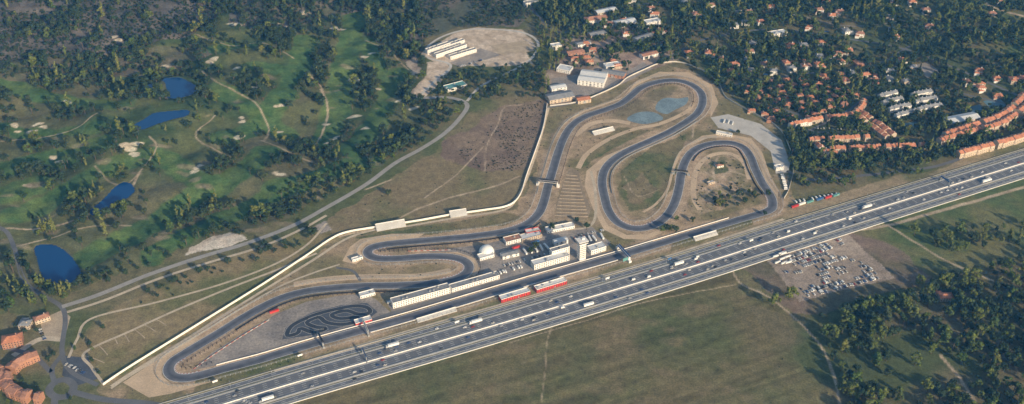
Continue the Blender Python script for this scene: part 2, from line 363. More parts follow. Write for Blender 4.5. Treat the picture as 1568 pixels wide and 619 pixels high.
grass([(950,262),(1000,225),(1050,205),(1040,240),(1028,290),(1000,318),(965,325),(948,300)])
zone([(955,280),(985,262),(1000,290),(985,315),(962,312)],(.18,.14,.095),(.22,.17,.115),n2,1,.6)
zone([(1075,245),(1110,235),(1140,248),(1152,290),(1120,318),(1070,328),(1055,312),(1066,270)],(.15,.14,.08),(.32,.25,.18),n1*.5+n2*.5,.5)
grass([(1085,250),(1110,246),(1118,262),(1095,268)],(.07,.09,.045),(.10,.11,.06))
grass([(540,365),(780,325),(800,335),(770,345),(560,370)])
zone([(925,178),(975,152),(1000,138),(1050,136),(1062,150),(1050,178),(1005,196),(960,190)],(.14,.125,.08),(.26,.21,.145))
grass([(1030,365),(1150,330),(1150,345),(1030,385)])
grass([(300,580),(460,540),(470,552),(300,600)])
def gpath(px,w=2.2,c1=(.29,.24,.175),c2=(.38,.32,.24),warp=.12,a=.9):
    p=smooth(px,False,6); D=dline(p,10,warp); k=np.clip((w-D)/1.2+.3,0,1)*a; paint(full,k,c1,c2,n2); nogo[D<w+3]=True
for px,w in [([(520,362),(590,345),(640,320),(700,300),(760,285),(795,270)],1.9),([(650,303),(685,278),(705,262),(740,225)],1.2),([(742,262),(745,225),(762,190),(772,165),(800,160)],1.0),([(560,290),(600,275)],1.6),
 ([(1118,400),(1122,415),(1135,435),(1185,460),(1250,520),(1275,570),(1290,640)],1.5),([(1125,436),(1000,460),(900,490),(780,525)],.8),([(855,480),(838,520),(835,560),(828,619)],.6),
 ([(1310,352),(1360,345),(1450,320),(1600,278)],3.0),([(1360,345),(1400,370),(1450,400),(1520,430)],1.8),([(1440,545),(1470,580),(1500,625)],2.2),
 ([(310,110),(330,130),(360,145),(390,160),(410,190),(405,215)],1.4),([(490,130),(500,150),(498,180),(480,220)],1.8),([(145,255),(180,285),(210,270),(240,230),(230,215)],1.4),
 ([(0,210),(50,205),(110,200),(150,180)],1.4),([(470,110),(490,125),(495,140)],1.4),([(215,265),(190,300),(130,330),(60,345),(0,352)],2.0),([(400,215),(450,240),(480,250)],1.4),
 ([(20,380),(60,365),(140,345),(200,345)],1.3),([(300,60),(350,75),(400,70),(450,90)],1.3),([(350,240),(300,210),(330,180)],1.2),([(560,60),(600,80),(640,120)],1.3),
 ([(1065,175),(1060,210)],1.5),([(1078,262),(1100,275),(1118,262),(1145,270)],1.8),([(1078,300),(1095,288),(1120,300),(1150,290)],2.2),([(1100,240),(1092,262),(1098,290)],2.0),([(955,270),(975,300),(1010,290)],.9)]: gpath(px,w)
gpath([(1210,20),(1300,40),(1400,30)],2.2,(.16,.15,.14),(.2,.19,.18)); gpath([(1500,0),(1530,15),(1568,25)],4)
BK=[(420,165),(428,163),(505,207),(499,213),(512,203),(330,96),(322,100),(300,257),(293,262),(308,252),(65,192),(58,187),(22,188),(30,195),(50,196),(180,65),(175,60),(370,208),(362,212),(365,180),(370,185),(545,115),(540,170),(500,180),(560,85),(570,80),(580,130),(360,45),(350,42),(365,42),(430,40),(445,45),(365,110),(210,225),(200,232),(205,238),(195,228),(430,270),(422,268),(80,235),(90,240),(300,262),(425,195),(250,100),(390,140),(100,155),(40,280),(560,190),(520,42),(512,40),(468,20),(610,150),(635,165)]
for u,v in BK:
    x,y=W(u,v); s=sl((x,y,x,y),16); r=4.2+R.random()*2.5; d=np.hypot((WX[s]-x)/1.5,(WY[s]-y)); paint(s,np.clip((r-d)/1.5,0,1),(.40,.36,.27),(.48,.43,.34),n2); nogo[s]|=d<r+2
for i in range(70):
    u=R.uniform(0,620); v=R.uniform(80,380); x,y=W(u,v); s=sl((x,y,x,y),25); r=R.uniform(4,11); d=np.hypot((WX[s]-x)/1.8,(WY[s]-y)*1.3); paint(s,np.clip((r-d)/4,0,1)*.5,(.2,.165,.12),(.26,.22,.16),n2)
hm=np.zeros((ny,nx)); s,m=pmask(GOLF,0); hm[s]=m
def blur(a,r):
    for ax in (0,1):
        c=np.cumsum(np.pad(a,[(r+1,r) if k==ax else (0,0) for k in (0,1)],mode='edge'),axis=ax)
        a=(np.take(c,range(2*r+1,c.shape[ax]),ax)-np.take(c,range(0,c.shape[ax]-2*r-1),ax))/(2*r+1)
    return a
hm=blur(blur(hm,14),14); hm=np.clip((hm-.5)*2,0,1)
Z=hm*((fbm(X,Y,150,61,3)-.5)*34+(fbm(X,Y,42,71,2)-.5)*7.0)
for pd in PONDS:
    w=[tuple(q) for q in catmull(WL(pd),True,5)]; a=np.array(w); s,m=pmask(w,0,True); cx,cy=a.mean(0)
    j=np.searchsorted(ys,cy); i=np.searchsorted(xs,cx); z0=Z[j,i]
    full_m=np.zeros((ny,nx)); full_m[s]=m; bl=np.clip(blur(full_m,9)*3.0,0,1); Z=Z*(1-bl)+z0*bl; Z-= full_m*0.8
    big=blur(full_m,3)>0.02; nogo|=big; paint(full,np.clip(blur(full_m,2)*2,0,1)*.7,(.04,.055,.032),(.09,.09,.06))
    c=np.array([cx,cy]); ww=[tuple(c+(np.array(q)-c)*1.05) for q in w]
    o=sheet('pond_water',ww,z0-.35,M['water'],world=True)
def H_(x,y):
    i=min(max(np.searchsorted(xs,x)-1,0),nx-2); j=min(max(np.searchsorted(ys,y)-1,0),ny-2)
    a=(x-xs[i])/(xs[i+1]-xs[i]); b=(y-ys[j])/(ys[j+1]-ys[j])
    return float((Z[j,i]*(1-a)+Z[j,i+1]*a)*(1-b)+(Z[j+1,i]*(1-a)+Z[j+1,i+1]*a)*b)
HF[0]=H_
def block(p,w,closed=False):
    D=dline(p,w+4,0,closed); nogo[D<w]=True
# ---------------------------------------------------------------- paved areas
def area(name,px,z,m,**k):
    o=sheet(name,px,z,m,**k); s,mm=pmask(px,0); nogo[s]|=mm; return o
area('infield_pavement',[(292,568),(325,540),(372,510),(425,480),(470,462),(520,453),(560,450),(575,458),(600,480),(560,496),(480,516),(400,540),(330,560)],.04,M['lot'])
area('paddock_pavement',[(650,386),(690,380),(740,375),(790,362),(830,357),(905,346),(935,372),(920,388),(860,405),(790,426),(720,448),(600,478),(590,460),(640,448),(700,440),(728,428),(735,412),(728,396),(700,386)],.04,M['lot'])
area('runoff_pavement',[(1088,180),(1115,175),(1165,190),(1197,215),(1210,250),(1207,264),(1188,266),(1180,232),(1150,208),(1100,196)],.05,M['conc'])
area('gravel_basin',[(960,183),(972,174),(988,171),(1004,173),(1016,182),(1000,188),(982,190)],.05,M['shal'],smoothed=True)
area('gravel_basin',[(1004,168),(1008,156),(1020,150),(1040,151),(1054,149),(1050,160),(1034,168),(1020,175)],.05,M['shal'],smoothed=True)
area('kart_pavement',[(432,520),(437,503),(455,490),(480,478),(520,468),(562,464),(578,478),(562,490),(520,502),(480,513)],.07,M['lotd'])
G=[[(188,586),(228,609),(262,603),(330,583),(285,590),(262,588),(248,576),(247,563),(262,545),(305,520),(300,516),(250,545)],
[(524,400),(536,378),(552,366),(600,358),(650,358),(640,364),(600,368),(562,373),(552,384),(553,398),(545,405)],
[(722,428),(740,412),(732,396),(706,386),(690,386),(712,391),(728,405),(726,418)],
[(955,148),(975,124),(1010,110),(1055,111),(1090,130),(1100,158),(1088,180),(1088,160),(1083,140),(1062,121),(1030,115),(1000,119),(975,131)],
[(898,262),(925,240),(990,212),(1062,178),(1068,182),(1030,206),(960,238),(935,250),(914,262),(912,285),(918,320),(930,345),(960,360),(992,359),(1018,348),(1015,356),(990,367),(955,366),(925,352),(908,320),(895,285)],
[(1052,222),(1075,208),(1110,204),(1150,212),(1168,235),(1178,265),(1192,292),(1190,310),(1189,300),(1172,276),(1160,245),(1146,222),(1120,211),(1085,211),(1060,222)],
[(868,200),(880,175),(915,162),(945,152),(955,148),(950,152),(925,161),(895,171),(876,184)]]
for g in G: area('gravel_trap',g,.03,M['gravel'])
p=smooth([(450,436),(500,428),(560,424),(640,423),(690,415)],False,5); ribbon('gravel_strip',p,5.5,-5.5,.03,M['gravel'])
p=smooth([(885,258),(900,235),(935,212),(975,197),(1010,190),(1050,172),(1062,158)],False,5); ribbon('gravel_strip',p,4,-4,.03,M['gravel'])
p=smooth([(880,208),(905,190),(935,185),(965,189)],False,5); ribbon('gravel_strip',p,5,-5,.035,M['gravel'])
p=smooth([(985,325),(1005,312),(1022,290),(1030,262),(1042,232)],False,5); ribbon('gravel_strip',p,2,-2,.03,M['gravel'])
p=smooth([(1072,322),(1062,300),(1066,262),(1085,240),(1115,235),(1138,248),(1148,275)],False,5); ribbon('gravel_strip',p,4,-4,.03,M['gravel'])
area('terraced_bank',[(872,255),(885,262),(893,290),(905,320),(900,335),(850,333),(853,310),(862,285)],.03,M['terr'])
for i in range(13):
    v=268+i*5.2; u0=866-i*1.4; p=np.array(WL([(u0,v),(884+i*1.4,v+1.5)]))
    mb=MB(); mid=(p[0]+p[-1])/2; L=np.hypot(*(p[-1]-p[0])); mb.box(0,0,0,.7,L,1.0,0,top=0); mb.box(0,-1.6,0,.3,L*.96,1.5,1)
    mb.obj('terrace_step',[M['terl'],M['terr']],(mid[0],mid[1],0),math.atan2(*(p[-1]-p[0])[::-1]))
# ---------------------------------------------------------------- race track
ribbon('race_track',track,6.9,-6.9,.10,M['track'],True)
ribbon('track_edge_line',track,6.7,6.3,.12,M['white'],True); ribbon('track_edge_line',track,-6.3,-6.7,.12,M['white'],True)
tg=np.roll(track,-2,0)-np.roll(track,2,0); an=np.unwrap(np.arctan2(tg[:,1],tg[:,0])); kv=(np.roll(an,-3)-np.roll(an,3)); kv=(kv+math.pi)%(2*math.pi)-math.pi; kv/=24
i=0;n=len(track)
while i<n:
    if abs(kv[i])>1/95:
        sgn=1 if kv[i]>0 else -1; j=i
        while j<n and kv[j]*sgn>1/95: j+=1
        if j-i>4:
            seg=track[max(0,i-1):min(n,j+1)]
            a=(6.95,8.2) if sgn>0 else (-8.2,-6.95); ribbon('racing_kerb',seg,a[1],a[0],.14,M['kerb'])
        i=j
    i+=1
pit=smooth([(1000,371),(940,387),(880,401),(820,417),(760,434),(700,451),(640,469),(580,488),(540,503),(505,516)],False,5)
ribbon('pit_lane',pit,4.5,-4.5,.08,M['asphalt']); block(pit,8)
svc=smooth([(420,568),(500,545),(600,515),(700,486),(800,458),(900,429),(1000,400),(1100,368),(1200,336)],False,8)
ribbon('service_road',svc,2.6,-2.6,.05,M['path']); block(svc,5)
kt=smooth([(440,514),(446,500),(470,487),(500,477),(540,469),(562,471),(566,479),(548,481),(530,476),(508,482),(520,488),(545,486),(550,491),(525,497),(500,494),(488,486),(470,494),(484,501),(500,503),(480,509),(460,503),(456,510)],True,3)
ribbon('kart_track',kt,2.9,-2.9,.11,mat('kart_track_asphalt',(0.045,0.052,0.066),.7,.2,.1),True)
ribbon('kart_track_edge',kt,3.4,3.0,.13,M['conc'],True); ribbon('kart_track_edge',kt,-3.0,-3.4,.13,M['conc'],True)
# ---------------------------------------------------------------- highway
HWZ=.08
for a,b,m,nm,z in [(33,-31.5,M['verge'],'highway_verge',.02),(16.5,2,M['hwy'],'highway_carriageway',HWZ),(-2,-16.5,M['hwy'],'highway_carriageway',HWZ),(2,-2,M['conc'],'highway_median',.11),(27.5,20.5,M['hwy'],'highway_service_road',HWZ),(-20.5,-27.5,M['hwy'],'highway_service_road',HWZ),(-28.3,-30.6,M['conc'],'concrete_drain',.1),(19,17.3,M['conc'],'concrete_drain',.1),(-17.3,-19,M['conc'],'concrete_drain',.1)]:
    ribbon(nm,hwy,a,b,z,m)
block(hwy,37)
for o_ in (15.9,3,-3,-15.9,27,21.1,-21.1,-27): ribbon('road_edge_marking',hwy,o_+.25,o_-.25,.10,M['white'])
for o_ in (6.2,9.4,12.6,-6.2,-9.4,-12.6,24.2,-24.2): dashes('lane_marking',hwy,o_,.3,5,9,.10,M['white'])
for o_ in (4.6,7.8,11,-4.6,-7.8,-11): ribbon('worn_wheel_track',hwy,o_+.7,o_-.7,.095,M['asphalt'])
def barrier(name,p,o_,h,t,m,closed=False):
    A=off(p,o_+t/2,closed);B=off(p,o_-t/2,closed); n=len(p); v=[];f=[]
    for i in range(n):
        for q in (A,B):
            z=hz(*q[i]); v+= [(q[i,0],q[i,1],z),(q[i,0],q[i,1],z+h)]
    for i in range(n if closed else n-1):
        j=(i+1)%n; a=4*i;b=4*j
        f+= [(a,b,b+1,a+1),(a+3,b+3,b+2,a+2),(a+1,b+1,b+3,a+3)]
    return newobj(name,v,f,[m])
barrier('median_barrier',hwy,0,1.1,.6,M['wallw']); barrier('guardrail',hwy,17.0,.8,.3,M['steel']); barrier('guardrail',hwy,-17.0,.8,.3,M['steel']); barrier('guardrail',hwy,-31,.9,.4,M['wallw'])
barrier('guardrail',hwy,30,.9,.3,M['steel'])
# ---------------------------------------------------------------- other roads
def road(name,px,w,m,z=.06,closed=False):
    p=smooth(px,closed,5); ribbon(name,p,w/2,-w/2,z,m,closed); block(p,w/2+3,closed); return p
A_=M['asphalt']
road('country_road',[(95,470),(150,452),(230,420),(310,393),(380,372),(450,345),(500,318),(560,283),(605,250),(645,228),(680,205),(705,180),(715,160),(690,150),(648,150)],7.5,mat('country_road_asphalt',(.34,.33,.32),.85,.15,.1),.16)
road('dirt_track',[(97,480),(160,460),(240,428),(320,402),(400,378),(460,352),(500,330)],4.5,M['path'],.10)
road('access_road',[(-40,345),(5,352),(22,380),(35,425),(60,450),(92,468),(100,490),(95,540),(110,570),(150,590)],6,M['asphalt'],.14)
road('dirt_path',[(500,342),(470,375),(420,405),(340,435),(240,463),(140,488),(118,520),(105,548)],3.4,M['path'],.08)
road('dirt_path',[(485,388),(420,415),(350,442),(270,475),(200,507),(130,540),(140,562),(160,590)],3.6,M['path'],.09)
for a,b in [((175,517),(180,527)),((190,512),(198,524)),((206,505),(222,518)),((150,528),(165,544)),((130,545),(160,556)),((222,498),(238,508)),((240,490),(255,499))]: road('dirt_path',[a,((a[0]+b[0])/2,(a[1]+b[1])/2-1),b],1.3,M['terl'],.07)
road('perimeter_road',[(840,165),(832,195),(822,230),(806,275),(790,305),(770,322),(690,335),(620,347),(575,352),(530,366),(480,398),(400,447),(300,510),(200,572),(170,592)],4,M['path'],.07)
road('circuit_access_road',[(170,595),(200,575),(300,515),(370,472),(430,438),(480,418),(520,405)],3,M['path'],.065)
road('suburb_road',[(838,165),(900,152),(950,122),(1010,95),(1040,80),(1080,60),(1180,45),(1300,60),(1400,80),(1568,150)],6,A_,.05)
road('suburb_road',[(1205,262),(1240,275),(1290,272),(1380,262),(1450,250),(1568,205),(1700,160)],6,A_,.05)
road('suburb_road',[(1110,150),(1160,160),(1220,175),(1240,200),(1330,205),(1440,215),(1568,180)],5,A_,.055)
road('suburb_road',[(1240,200),(1290,175),(1340,145),(1430,135),(1500,150),(1568,165)],5,A_,.06)
road('suburb_road',[(780,-40),(820,20),(860,50),(900,30),(960,10),(1050,0),(1150,-10)],6,A_,.05)
road('suburb_road',[(640,150),(665,125),(690,100),(650,85),(670,60),(720,45),(790,48),(820,60),(822,78),(800,100),(740,130),(715,155)],5,M['conc'],.05)
road('suburb_road',[(1100,135),(1180,120),(1260,110),(1340,100),(1420,60),(1568,30)],5,A_,.058)
road('construction_road',[(20,545),(60,520),(95,520)],8,M['path'],.05)
rb=smooth([(75,598),(85,585),(102,582),(113,592),(105,606),(86,608)],True,3); ribbon('roundabout_road',rb,4.5,-4.5,.12,A_,True); block(rb,8,True)
road('town_road',[(98,540),(80,565),(85,590)],6,A_,.10); road('town_road',[(110,600),(160,612),(240,620),(300,640)],8,A_,.10); road('town_road',[(85,605),(80,640)],8,A_,.10); road('town_road',[(0,530),(50,545),(78,570)],6,A_,.10)
road('track_access',[(515,410),(540,415),(552,430)],4,A_,.075)
road('infield_path',[(905,262),(912,300),(905,345),(850,352)],4,M['path'],.06)
area('gravel_yard',[(60,490),(95,475),(108,485),(100,515),(70,520)],.03,M['terl'])
area('car_park_pavement',[(1400,100),(1420,95),(1440,110),(1420,120)],.04,M['lot'])
area('town_square',[(100,545),(135,548),(150,580),(120,590),(95,575)],.045,M['lotd'])
area('construction_yard',[(690,96),(735,74),(768,84),(705,104)],.06,M['lot']); area('construction_yard',[(750,70),(805,62),(818,78),(765,84)],.06,M['terl'])
area('industrial_yard',[(845,120),(880,115),(960,110),(985,95),(1000,105),(950,130),(890,150),(842,158)],.035,M['lot'])
# ---------------------------------------------------------------- walls and fences
cw=smooth([(158,590),(200,562),(300,500),(400,438),(470,392),(505,368),(530,357),(575,349),(640,339),(690,330),(740,323),(778,316),(796,300),(806,270),(822,225),(832,195),(838,160)],False,6)
barrier('perimeter_wall',cw,0,3.0,.5,M['wallw'])
cw2=smooth([(842,163),(880,158),(905,150),(945,132),(960,120),(985,108),(1010,98),(1040,96),(1075,108),(1100,128),(1112,150),(1150,172),(1190,195),(1207,222),(1215,255),(1208,290),(1200,305)],False,6)
barrier('perimeter_wall',cw2,0,2.4,.4,M['conc'])
def fence(name,p,o_,h,sp,m,closed=False,r=.14,rails=2):
    q=off(p,o_,closed); q=np.r_[q,q[:1]] if closed else q; d=np.r_[0,np.cumsum(np.hypot(*np.diff(q,axis=0).T))]
    mb=MB(); prev=None; s=0
    while s<=d[-1]:
        x,y=np.interp(s,d,q[:,0]),np.interp(s,d,q[:,1]); z=hz(x,y); mb.box(x,y,z,z+h,2*r,2*r)
        if prev:
            for k in range(rails):
                zz=h*(k+1)/rails-.15; mb.beam((prev[0],prev[1],prev[2]+zz),(x,y,z+zz),.09)
        prev=(x,y,z); s+=sp
    return mb.obj(name,[m])
fence('catch_fence',track,14.5,3,6,M['steel'],True,.22); 
def tseg(a,b):
    i0=int(np.argmin(np.hypot(*(track-np.array(W(*a))).T))); i1=int(np.argmin(np.hypot(*(track-np.array(W(*b))).T)))
    return track[i0:i1] if i0<i1 else np.r_[track[i0:],track[:i1]]
fence('catch_fence',tseg((330,570),(820,335)),-15,3.5,6,M['dark'],False,.25)
fence('catch_fence',tseg((840,285),(1070,170)),-15,3.5,6,M['dark'],False,.25)
barrier('armco_barrier',tseg((1120,338),(330,570)),-9.5,1.1,.5,M['wallw']); barrier('tyre_barrier',tseg((350,500),(700,432)),-12,1.0,1.2,M['dark'])
barrier('pit_wall',tseg((940,394),(560,505)),8.2,1.1,.6,M['wallw'])
barrier('tyre_barrier',tseg((590,375),(820,335)),-12,1,1,M['dark']); barrier('armco_barrier',tseg((835,300),(900,177)),13,1.1,.5,M['steel'])
barrier('armco_barrier',tseg((1060,182),(930,300)),12,1.1,.5,M['steel']);barrier('tyre_barrier',tseg((1050,245),(1180,300)),-11,1.1,1.2,M['dark'])
def candy(px):
    p=smooth(px,False,4); mb=MB(); o0=p[0]
    for i in range(len(p)-1):
        c=(p[i]+p[i+1])/2-o0; rz=math.atan2(*(p[i+1]-p[i])[::-1]); mb.box(c[0],c[1],.05,.8,3.9,.5,i%2,rz)
    mb.obj('red_white_block_barrier',[M['rust'],M['conc']],(o0[0],o0[1],0))
candy([(296,566),(325,545),(372,514),(412,490)]); candy([(625,385),(655,384),(690,383)])
# ---------------------------------------------------------------- buildings
def footblock(x,y,w,d,rz,mg=3):
    c,sn=math.cos(rz),math.sin(rz); w=w/2+mg; d=d/2+mg
    pl=[(x+a*w*c-b*d*sn,y+a*w*sn+b*d*c) for a,b in ((-1,-1),(1,-1),(1,1),(-1,1))]
    s,m=pmask(pl,0,True); nogo[s]|=m
def windows(mb,w,d,z0,z1,mi,sp=3.2,ww=1.5):
    st=max(1,int(round((z1-z0)/3.1)))
    for k in range(st):
        a=z0+k*(z1-z0)/st+1.0; b=a+1.3
        nw=max(1,int(w/sp))
        for i in range(nw):
            x=-w/2+(i+.5)*w/nw
            mb.face([(x-ww/2,-d/2-.03,a),(x+ww/2,-d/2-.03,a),(x+ww/2,-d/2-.03,b),(x-ww/2,-d/2-.03,b)],mi)
            mb.face([(x+ww/2,d/2+.03,a),(x-ww/2,d/2+.03,a),(x-ww/2,d/2+.03,b),(x+ww/2,d/2+.03,b)],mi)
        nd=max(1,int(d/sp))
        for i in range(nd):
            y=-d/2+(i+.5)*d/nd
            mb.face([(w/2+.03,y-ww/2,a),(w/2+.03,y+ww/2,a),(w/2+.03,y+ww/2,b),(w/2+.03,y-ww/2,b)],mi)
            mb.face([(-w/2-.03,y+ww/2,a),(-w/2-.03,y-ww/2,a),(-w/2-.03,y-ww/2,b),(-w/2-.03,y+ww/2,b)],mi)
def fb(name,a,b,depth,h,wall='wallw',roof='metal',kind='flat',acc=None):
    pa=np.array(W(*a));pb=np.array(W(*b)); rz=math.atan2(*(pb-pa)[::-1]); L=float(np.hypot(*(pb-pa)))
    c=(pa+pb)/2+np.array([-math.sin(rz),math.cos(rz)])*depth/2
    mb=MB(); mats=[M[wall],M[roof],M['glass'],M[acc or wall],M['steel']]
    if kind=='flat':
        mb.box(0,0,0,h,L,depth,0,top=1)
        for sx,sy,w_,d_ in ((0,-depth/2+.2,L,.4),(0,depth/2-.2,L,.4),(-L/2+.2,0,.4,depth-.8),(L/2-.2,0,.4,depth-.8)): mb.box(sx,sy,h+.003,h+.8,w_,d_,3)
        for i in range(max(1,int(L/14))): mb.box(R.uniform(-L/2+2.5,L/2-2.5),R.uniform(-depth/4,depth/4),h+.005,h+1.5,2.4,1.8,4)
        windows(mb,L,depth,0,h,2)
    elif kind=='shed':
        mb.box(0,0,0,h,L,depth,0)
        nb=max(1,int(round(depth/16)))
        for i in range(nb): mb.hip(0,-depth/2+(i+.5)*depth/nb,h+.01,depth/nb*.13,L+.6,depth/nb-.02 if nb>1 else depth+.6,1,0,True,0)
        windows(mb,L,depth,0,h,2,6,2.4)
        mb.box(0,-depth/2-.06,0,4,4,.1,4)
    else:
        mb.box(0,0,0,h,L,depth,0); mb.hip(0,0,h+.01,min(L,depth)*.24,L+1.2,depth+1.2,1,0,kind=='gable',0); windows(mb,L,depth,0,h,2)
        mb.box(L*.22,depth*.15,h,h+min(L,depth)*.24+1,1,1,0)
    mb.box(L*.1,-depth/2-.05,0,2.3,1.3,.08,4)
    o=mb.obj(name,mats,(c[0],c[1],hz(c[0],c[1])),rz); footblock(c[0],c[1],L,depth,rz); return o
fb('pit_garage_building',(602,473),(690,449),11,8.5,'wallw','slate','flat'); fb('pit_garage_building',(692,448),(765,427),10,5.5,'wallw','slate','flat')
fb('pit_garage_building',(818,414),(872,399),11,8,'wallw','metal','flat'); fb('race_office_building',(905,391),(928,384),12,7,'wallw','metal','flat')
fb('paddock_club_building',(845,398),(872,390),8,13,'wallw','slate','flat')
def tower(u,v):
    x,y=W(u,v); mb=MB(); mb.box(0,0,0,27,9,8,0,top=1)
    for k in range(7):
        z=4+k*3.1
        for sx in (-3,-1,1,3): mb.box(sx,-4.04,z,z+1.2,1.3,.08,2)
        for sy in (-2.4,0,2.4): mb.box(4.54,sy,z,z+1.2,.08,1.3,2); mb.box(-4.54,sy,z,z+1.2,.08,1.3,2)
    mb.box(0,0,27.01,28,13,11,0); mb.box(0,0,28.01,30.2,12.4,10.4,2); mb.box(0,0,30.21,31.2,14,12,0); mb.box(2,1,31.22,33.2,4,3,0); mb.cyl(-3,0,31.22,39,.2,.1,6,3)
    mb.obj('race_control_tower',[M['wallw'],M['metal'],M['glass'],M['steel']],(x,y,0),.42); footblock(x,y,12,12,0)
tower(890,396)
fb('hospitality_building',(768,464),(812,451),9,5,'red','metal','flat','wallw'); fb('hospitality_building',(822,449),(868,435),9,5,'red','wallw','flat','wallw')
fb('paddock_building',(775,376),(800,370),12,5,'wallw','terra2','flat'); fb('paddock_building',(800,372),(830,364),12,5,'cream','metal','flat')
fb('paddock_building',(838,358),(880,350),10,4,'wallw','wallw','flat'); fb('paddock_building',(735,400),(757,394),10,4,'wallw','wallw','flat')
fb('paddock_building',(806,362),(828,358),9,5,'red','wallw','flat'); fb('paddock_workshop',(770,398),(795,392),10,5,'wallw','slate','shed'); fb('paddock_workshop',(850,378),(870,373),9,6,'wallw','metal','shed')
fb('infield_building',(552,458),(575,452),8,4,'wallw','metal','flat')
fb('kart_clubhouse',(545,500),(570,493),8,4,'red','metal','flat','wallw')
fb('infield_hut',(1098,258),(1108,256),6,3.5,'wallw','terra2','hip'); fb('infield_hut',(1085,284),(1094,281),5,3,'cream','metal','flat'); fb('marshal_building',(1096,206),(1120,211),6,4,'wallw','metal','flat')
fb('marshal_building',(540,402),(556,397),5,3.5,'wallw','metal','flat'); fb('marshal_building',(1188,262),(1200,260),8,5,'wallw','metal','flat')
def dome(u,v,r):
    x,y=W(u,v); mb=MB(); n=16; rings=[(r*math.cos(t),r*math.sin(t)*.95) for t in [0,.25,.5,.75,1.0,1.25,1.45]]
    for k in range(len(rings)-1):
        for i in range(n):
            a=2*math.pi*i/n;b=2*math.pi*(i+1)/n; (r0,z0),(r1,z1)=rings[k],rings[k+1]
            mb.face([(r0*math.cos(a),r0*math.sin(a),z0),(r0*math.cos(b),r0*math.sin(b),z0),(r1*math.cos(b),r1*math.sin(b),z1),(r1*math.cos(a),r1*math.sin(a),z1)])
    r1,z1=rings[-1]; mb.face([(r1*math.cos(2*math.pi*i/n),r1*math.sin(2*math.pi*i/n),z1) for i in range(n)]); mb.box(0,-r-.8,0,3,3,2.2,0)
    mb.obj('dome_tent',[M['white']],(x,y,0)); footblock(x,y,2*r,2*r,0)
dome(745,386,10.5)
def stand(a,b,depth,h,nrow=8):
    pa=np.array(W(*a));pb=np.array(W(*b)); rz=math.atan2(*(pb-pa)[::-1]); L=float(np.hypot(*(pb-pa)))
    c=(pa+pb)/2+np.array([-math.sin(rz),math.cos(rz)])*depth/2; mb=MB()
    for k in range(nrow):
        y=-depth/2+(k+.5)*depth/nrow; mb.box(0,y,0,h*(k+1)/nrow,L,depth/nrow-.01,0)
        mb.box(0,y+.1,h*(k+1)/nrow+.004,h*(k+1)/nrow+.35,L*.97,.45,1)
    mb.box(0,depth/2+.2,0,h+1.2,L,.35,2)
    mb.obj('grandstand',[M['conc'],M['metal'],M['wallw']],(c[0],c[1],0),rz); footblock(c[0],c[1],L,depth,rz)
stand((577,355),(622,347),10,5); stand((690,334),(716,330),9,5); stand((910,208),(942,200),7,3,6)
stand((1065,370),(1100,360),6,3,5); stand((640,495),(700,477),5,2.5,5)
def gantry(name,pa,pb,h,w,m='wallw',panel='blue'):
    pa=np.array(pa);pb=np.array(pb); rz=math.atan2(*(pb-pa)[::-1]); L=float(np.hypot(*(pb-pa))); c=(pa+pb)/2; mb=MB()
    for sx in (-1,1):
        for sy in (-1,1): mb.box(sx*(L/2-.6),sy*(w/2-.3),0,h,.7,.5,0)
        mb.box(sx*(L/2+1.6),0,0,h*.5,3,w,0); mb.box(sx*(L/2+.0),0,h*.5+.01,h,1,w*.7,0)
    mb.box(0,0,h+.01,h+.5,L,w,0)
    for sy in (-1,1): mb.box(0,sy*(w/2-.15),h+.52,h+2.6,L,.2,1)
    k=int(L/4)
    for i in range(k): mb.beam((-L/2+i*L/k,-w/2+.1,h+.5),(-L/2+(i+1)*L/k,-w/2+.1,h+2.6),.1,0)
    return mb.obj(name,[M[m],M[panel]],(c[0],c[1],0),rz)
def across(u,v,l,r,base=track):
    i=int(np.argmin(np.hypot(*(base-np.array(W(u,v))).T))); nn=normals(base,base is track)[i]; return base[i]+nn*l,base[i]+nn*r
gantry('footbridge',*across(955,389,17,-13),6.5,3.5); gantry('advertising_bridge',*across(838,285,14,-14),7,5,'wallw','dark'); gantry('start_light_gantry',*across(490,524,11,-11),6,2,'steel','dark')
gantry('advertising_bridge',*across(1042,268,10,-10),6,2,'steel','dark'); gantry('advertising_bridge',*across(560,505,12,-11),6,2,'steel','white')
for u,v in ((560,555),(1450,287)):
    a,b=across(u,v,17.5,.8,hwy); gantry('highway_sign_gantry',a,b,6.5,.9,'steel','blue')
def billboard(u,v,rz,w=9,h=4,m='white'):
    x,y=W(u,v); mb=MB(); mb.box(-w*.3,0,0,3,.3,.3,0); mb.box(w*.3,0,0,3,.3,.3,0); mb.box(0,0,3.01,3+h,w,.5,1); mb.box(0,.5,3.2,2.8+h,w*.9,.3,0); mb.obj('billboard',[M['steel'],M[m]],(x,y,hz(x,y)),rz)
billboard(958,402,.5,9,5,'teal')
for u,v in ((700,497),(1150,372),(460,548),(1025,400),(330,588),(930,430)): billboard(u,v,.5,6,2.5,R.choice(['white','white','blue']))
def house_proto(seed):
    r=random.Random(seed); mb=MB(); w=r.uniform(13,17); d=r.uniform(9.5,12); h=r.uniform(5.5,6.8)
    mb.box(0,0,0,h,w,d,0); mb.hip(0,0,h+.01,2.6,w+1.3,d+1.3,1); windows(mb,w,d,0,h,2)
    w2=r.uniform(6,8); sx=r.choice([-1,1]); h2=h-2.2
    mb.box(sx*(w/2-w2/2+1),-(d/2+3),0,h2,w2,5.9,0); mb.hip(sx*(w/2-w2/2+1),-(d/2+2.4),h2+.01,1.6,w2+1,7.4,1)
    mb.box(-sx*w*.25,d*.2,h,h+3.6,1,1,0); mb.box(-sx*w*.2,-d/2-.06,0,2.2,1.2,.1,3); mb.box(-sx*w*.2,-d/2-1,2.6,2.8,3,1.9,1)
    return mb
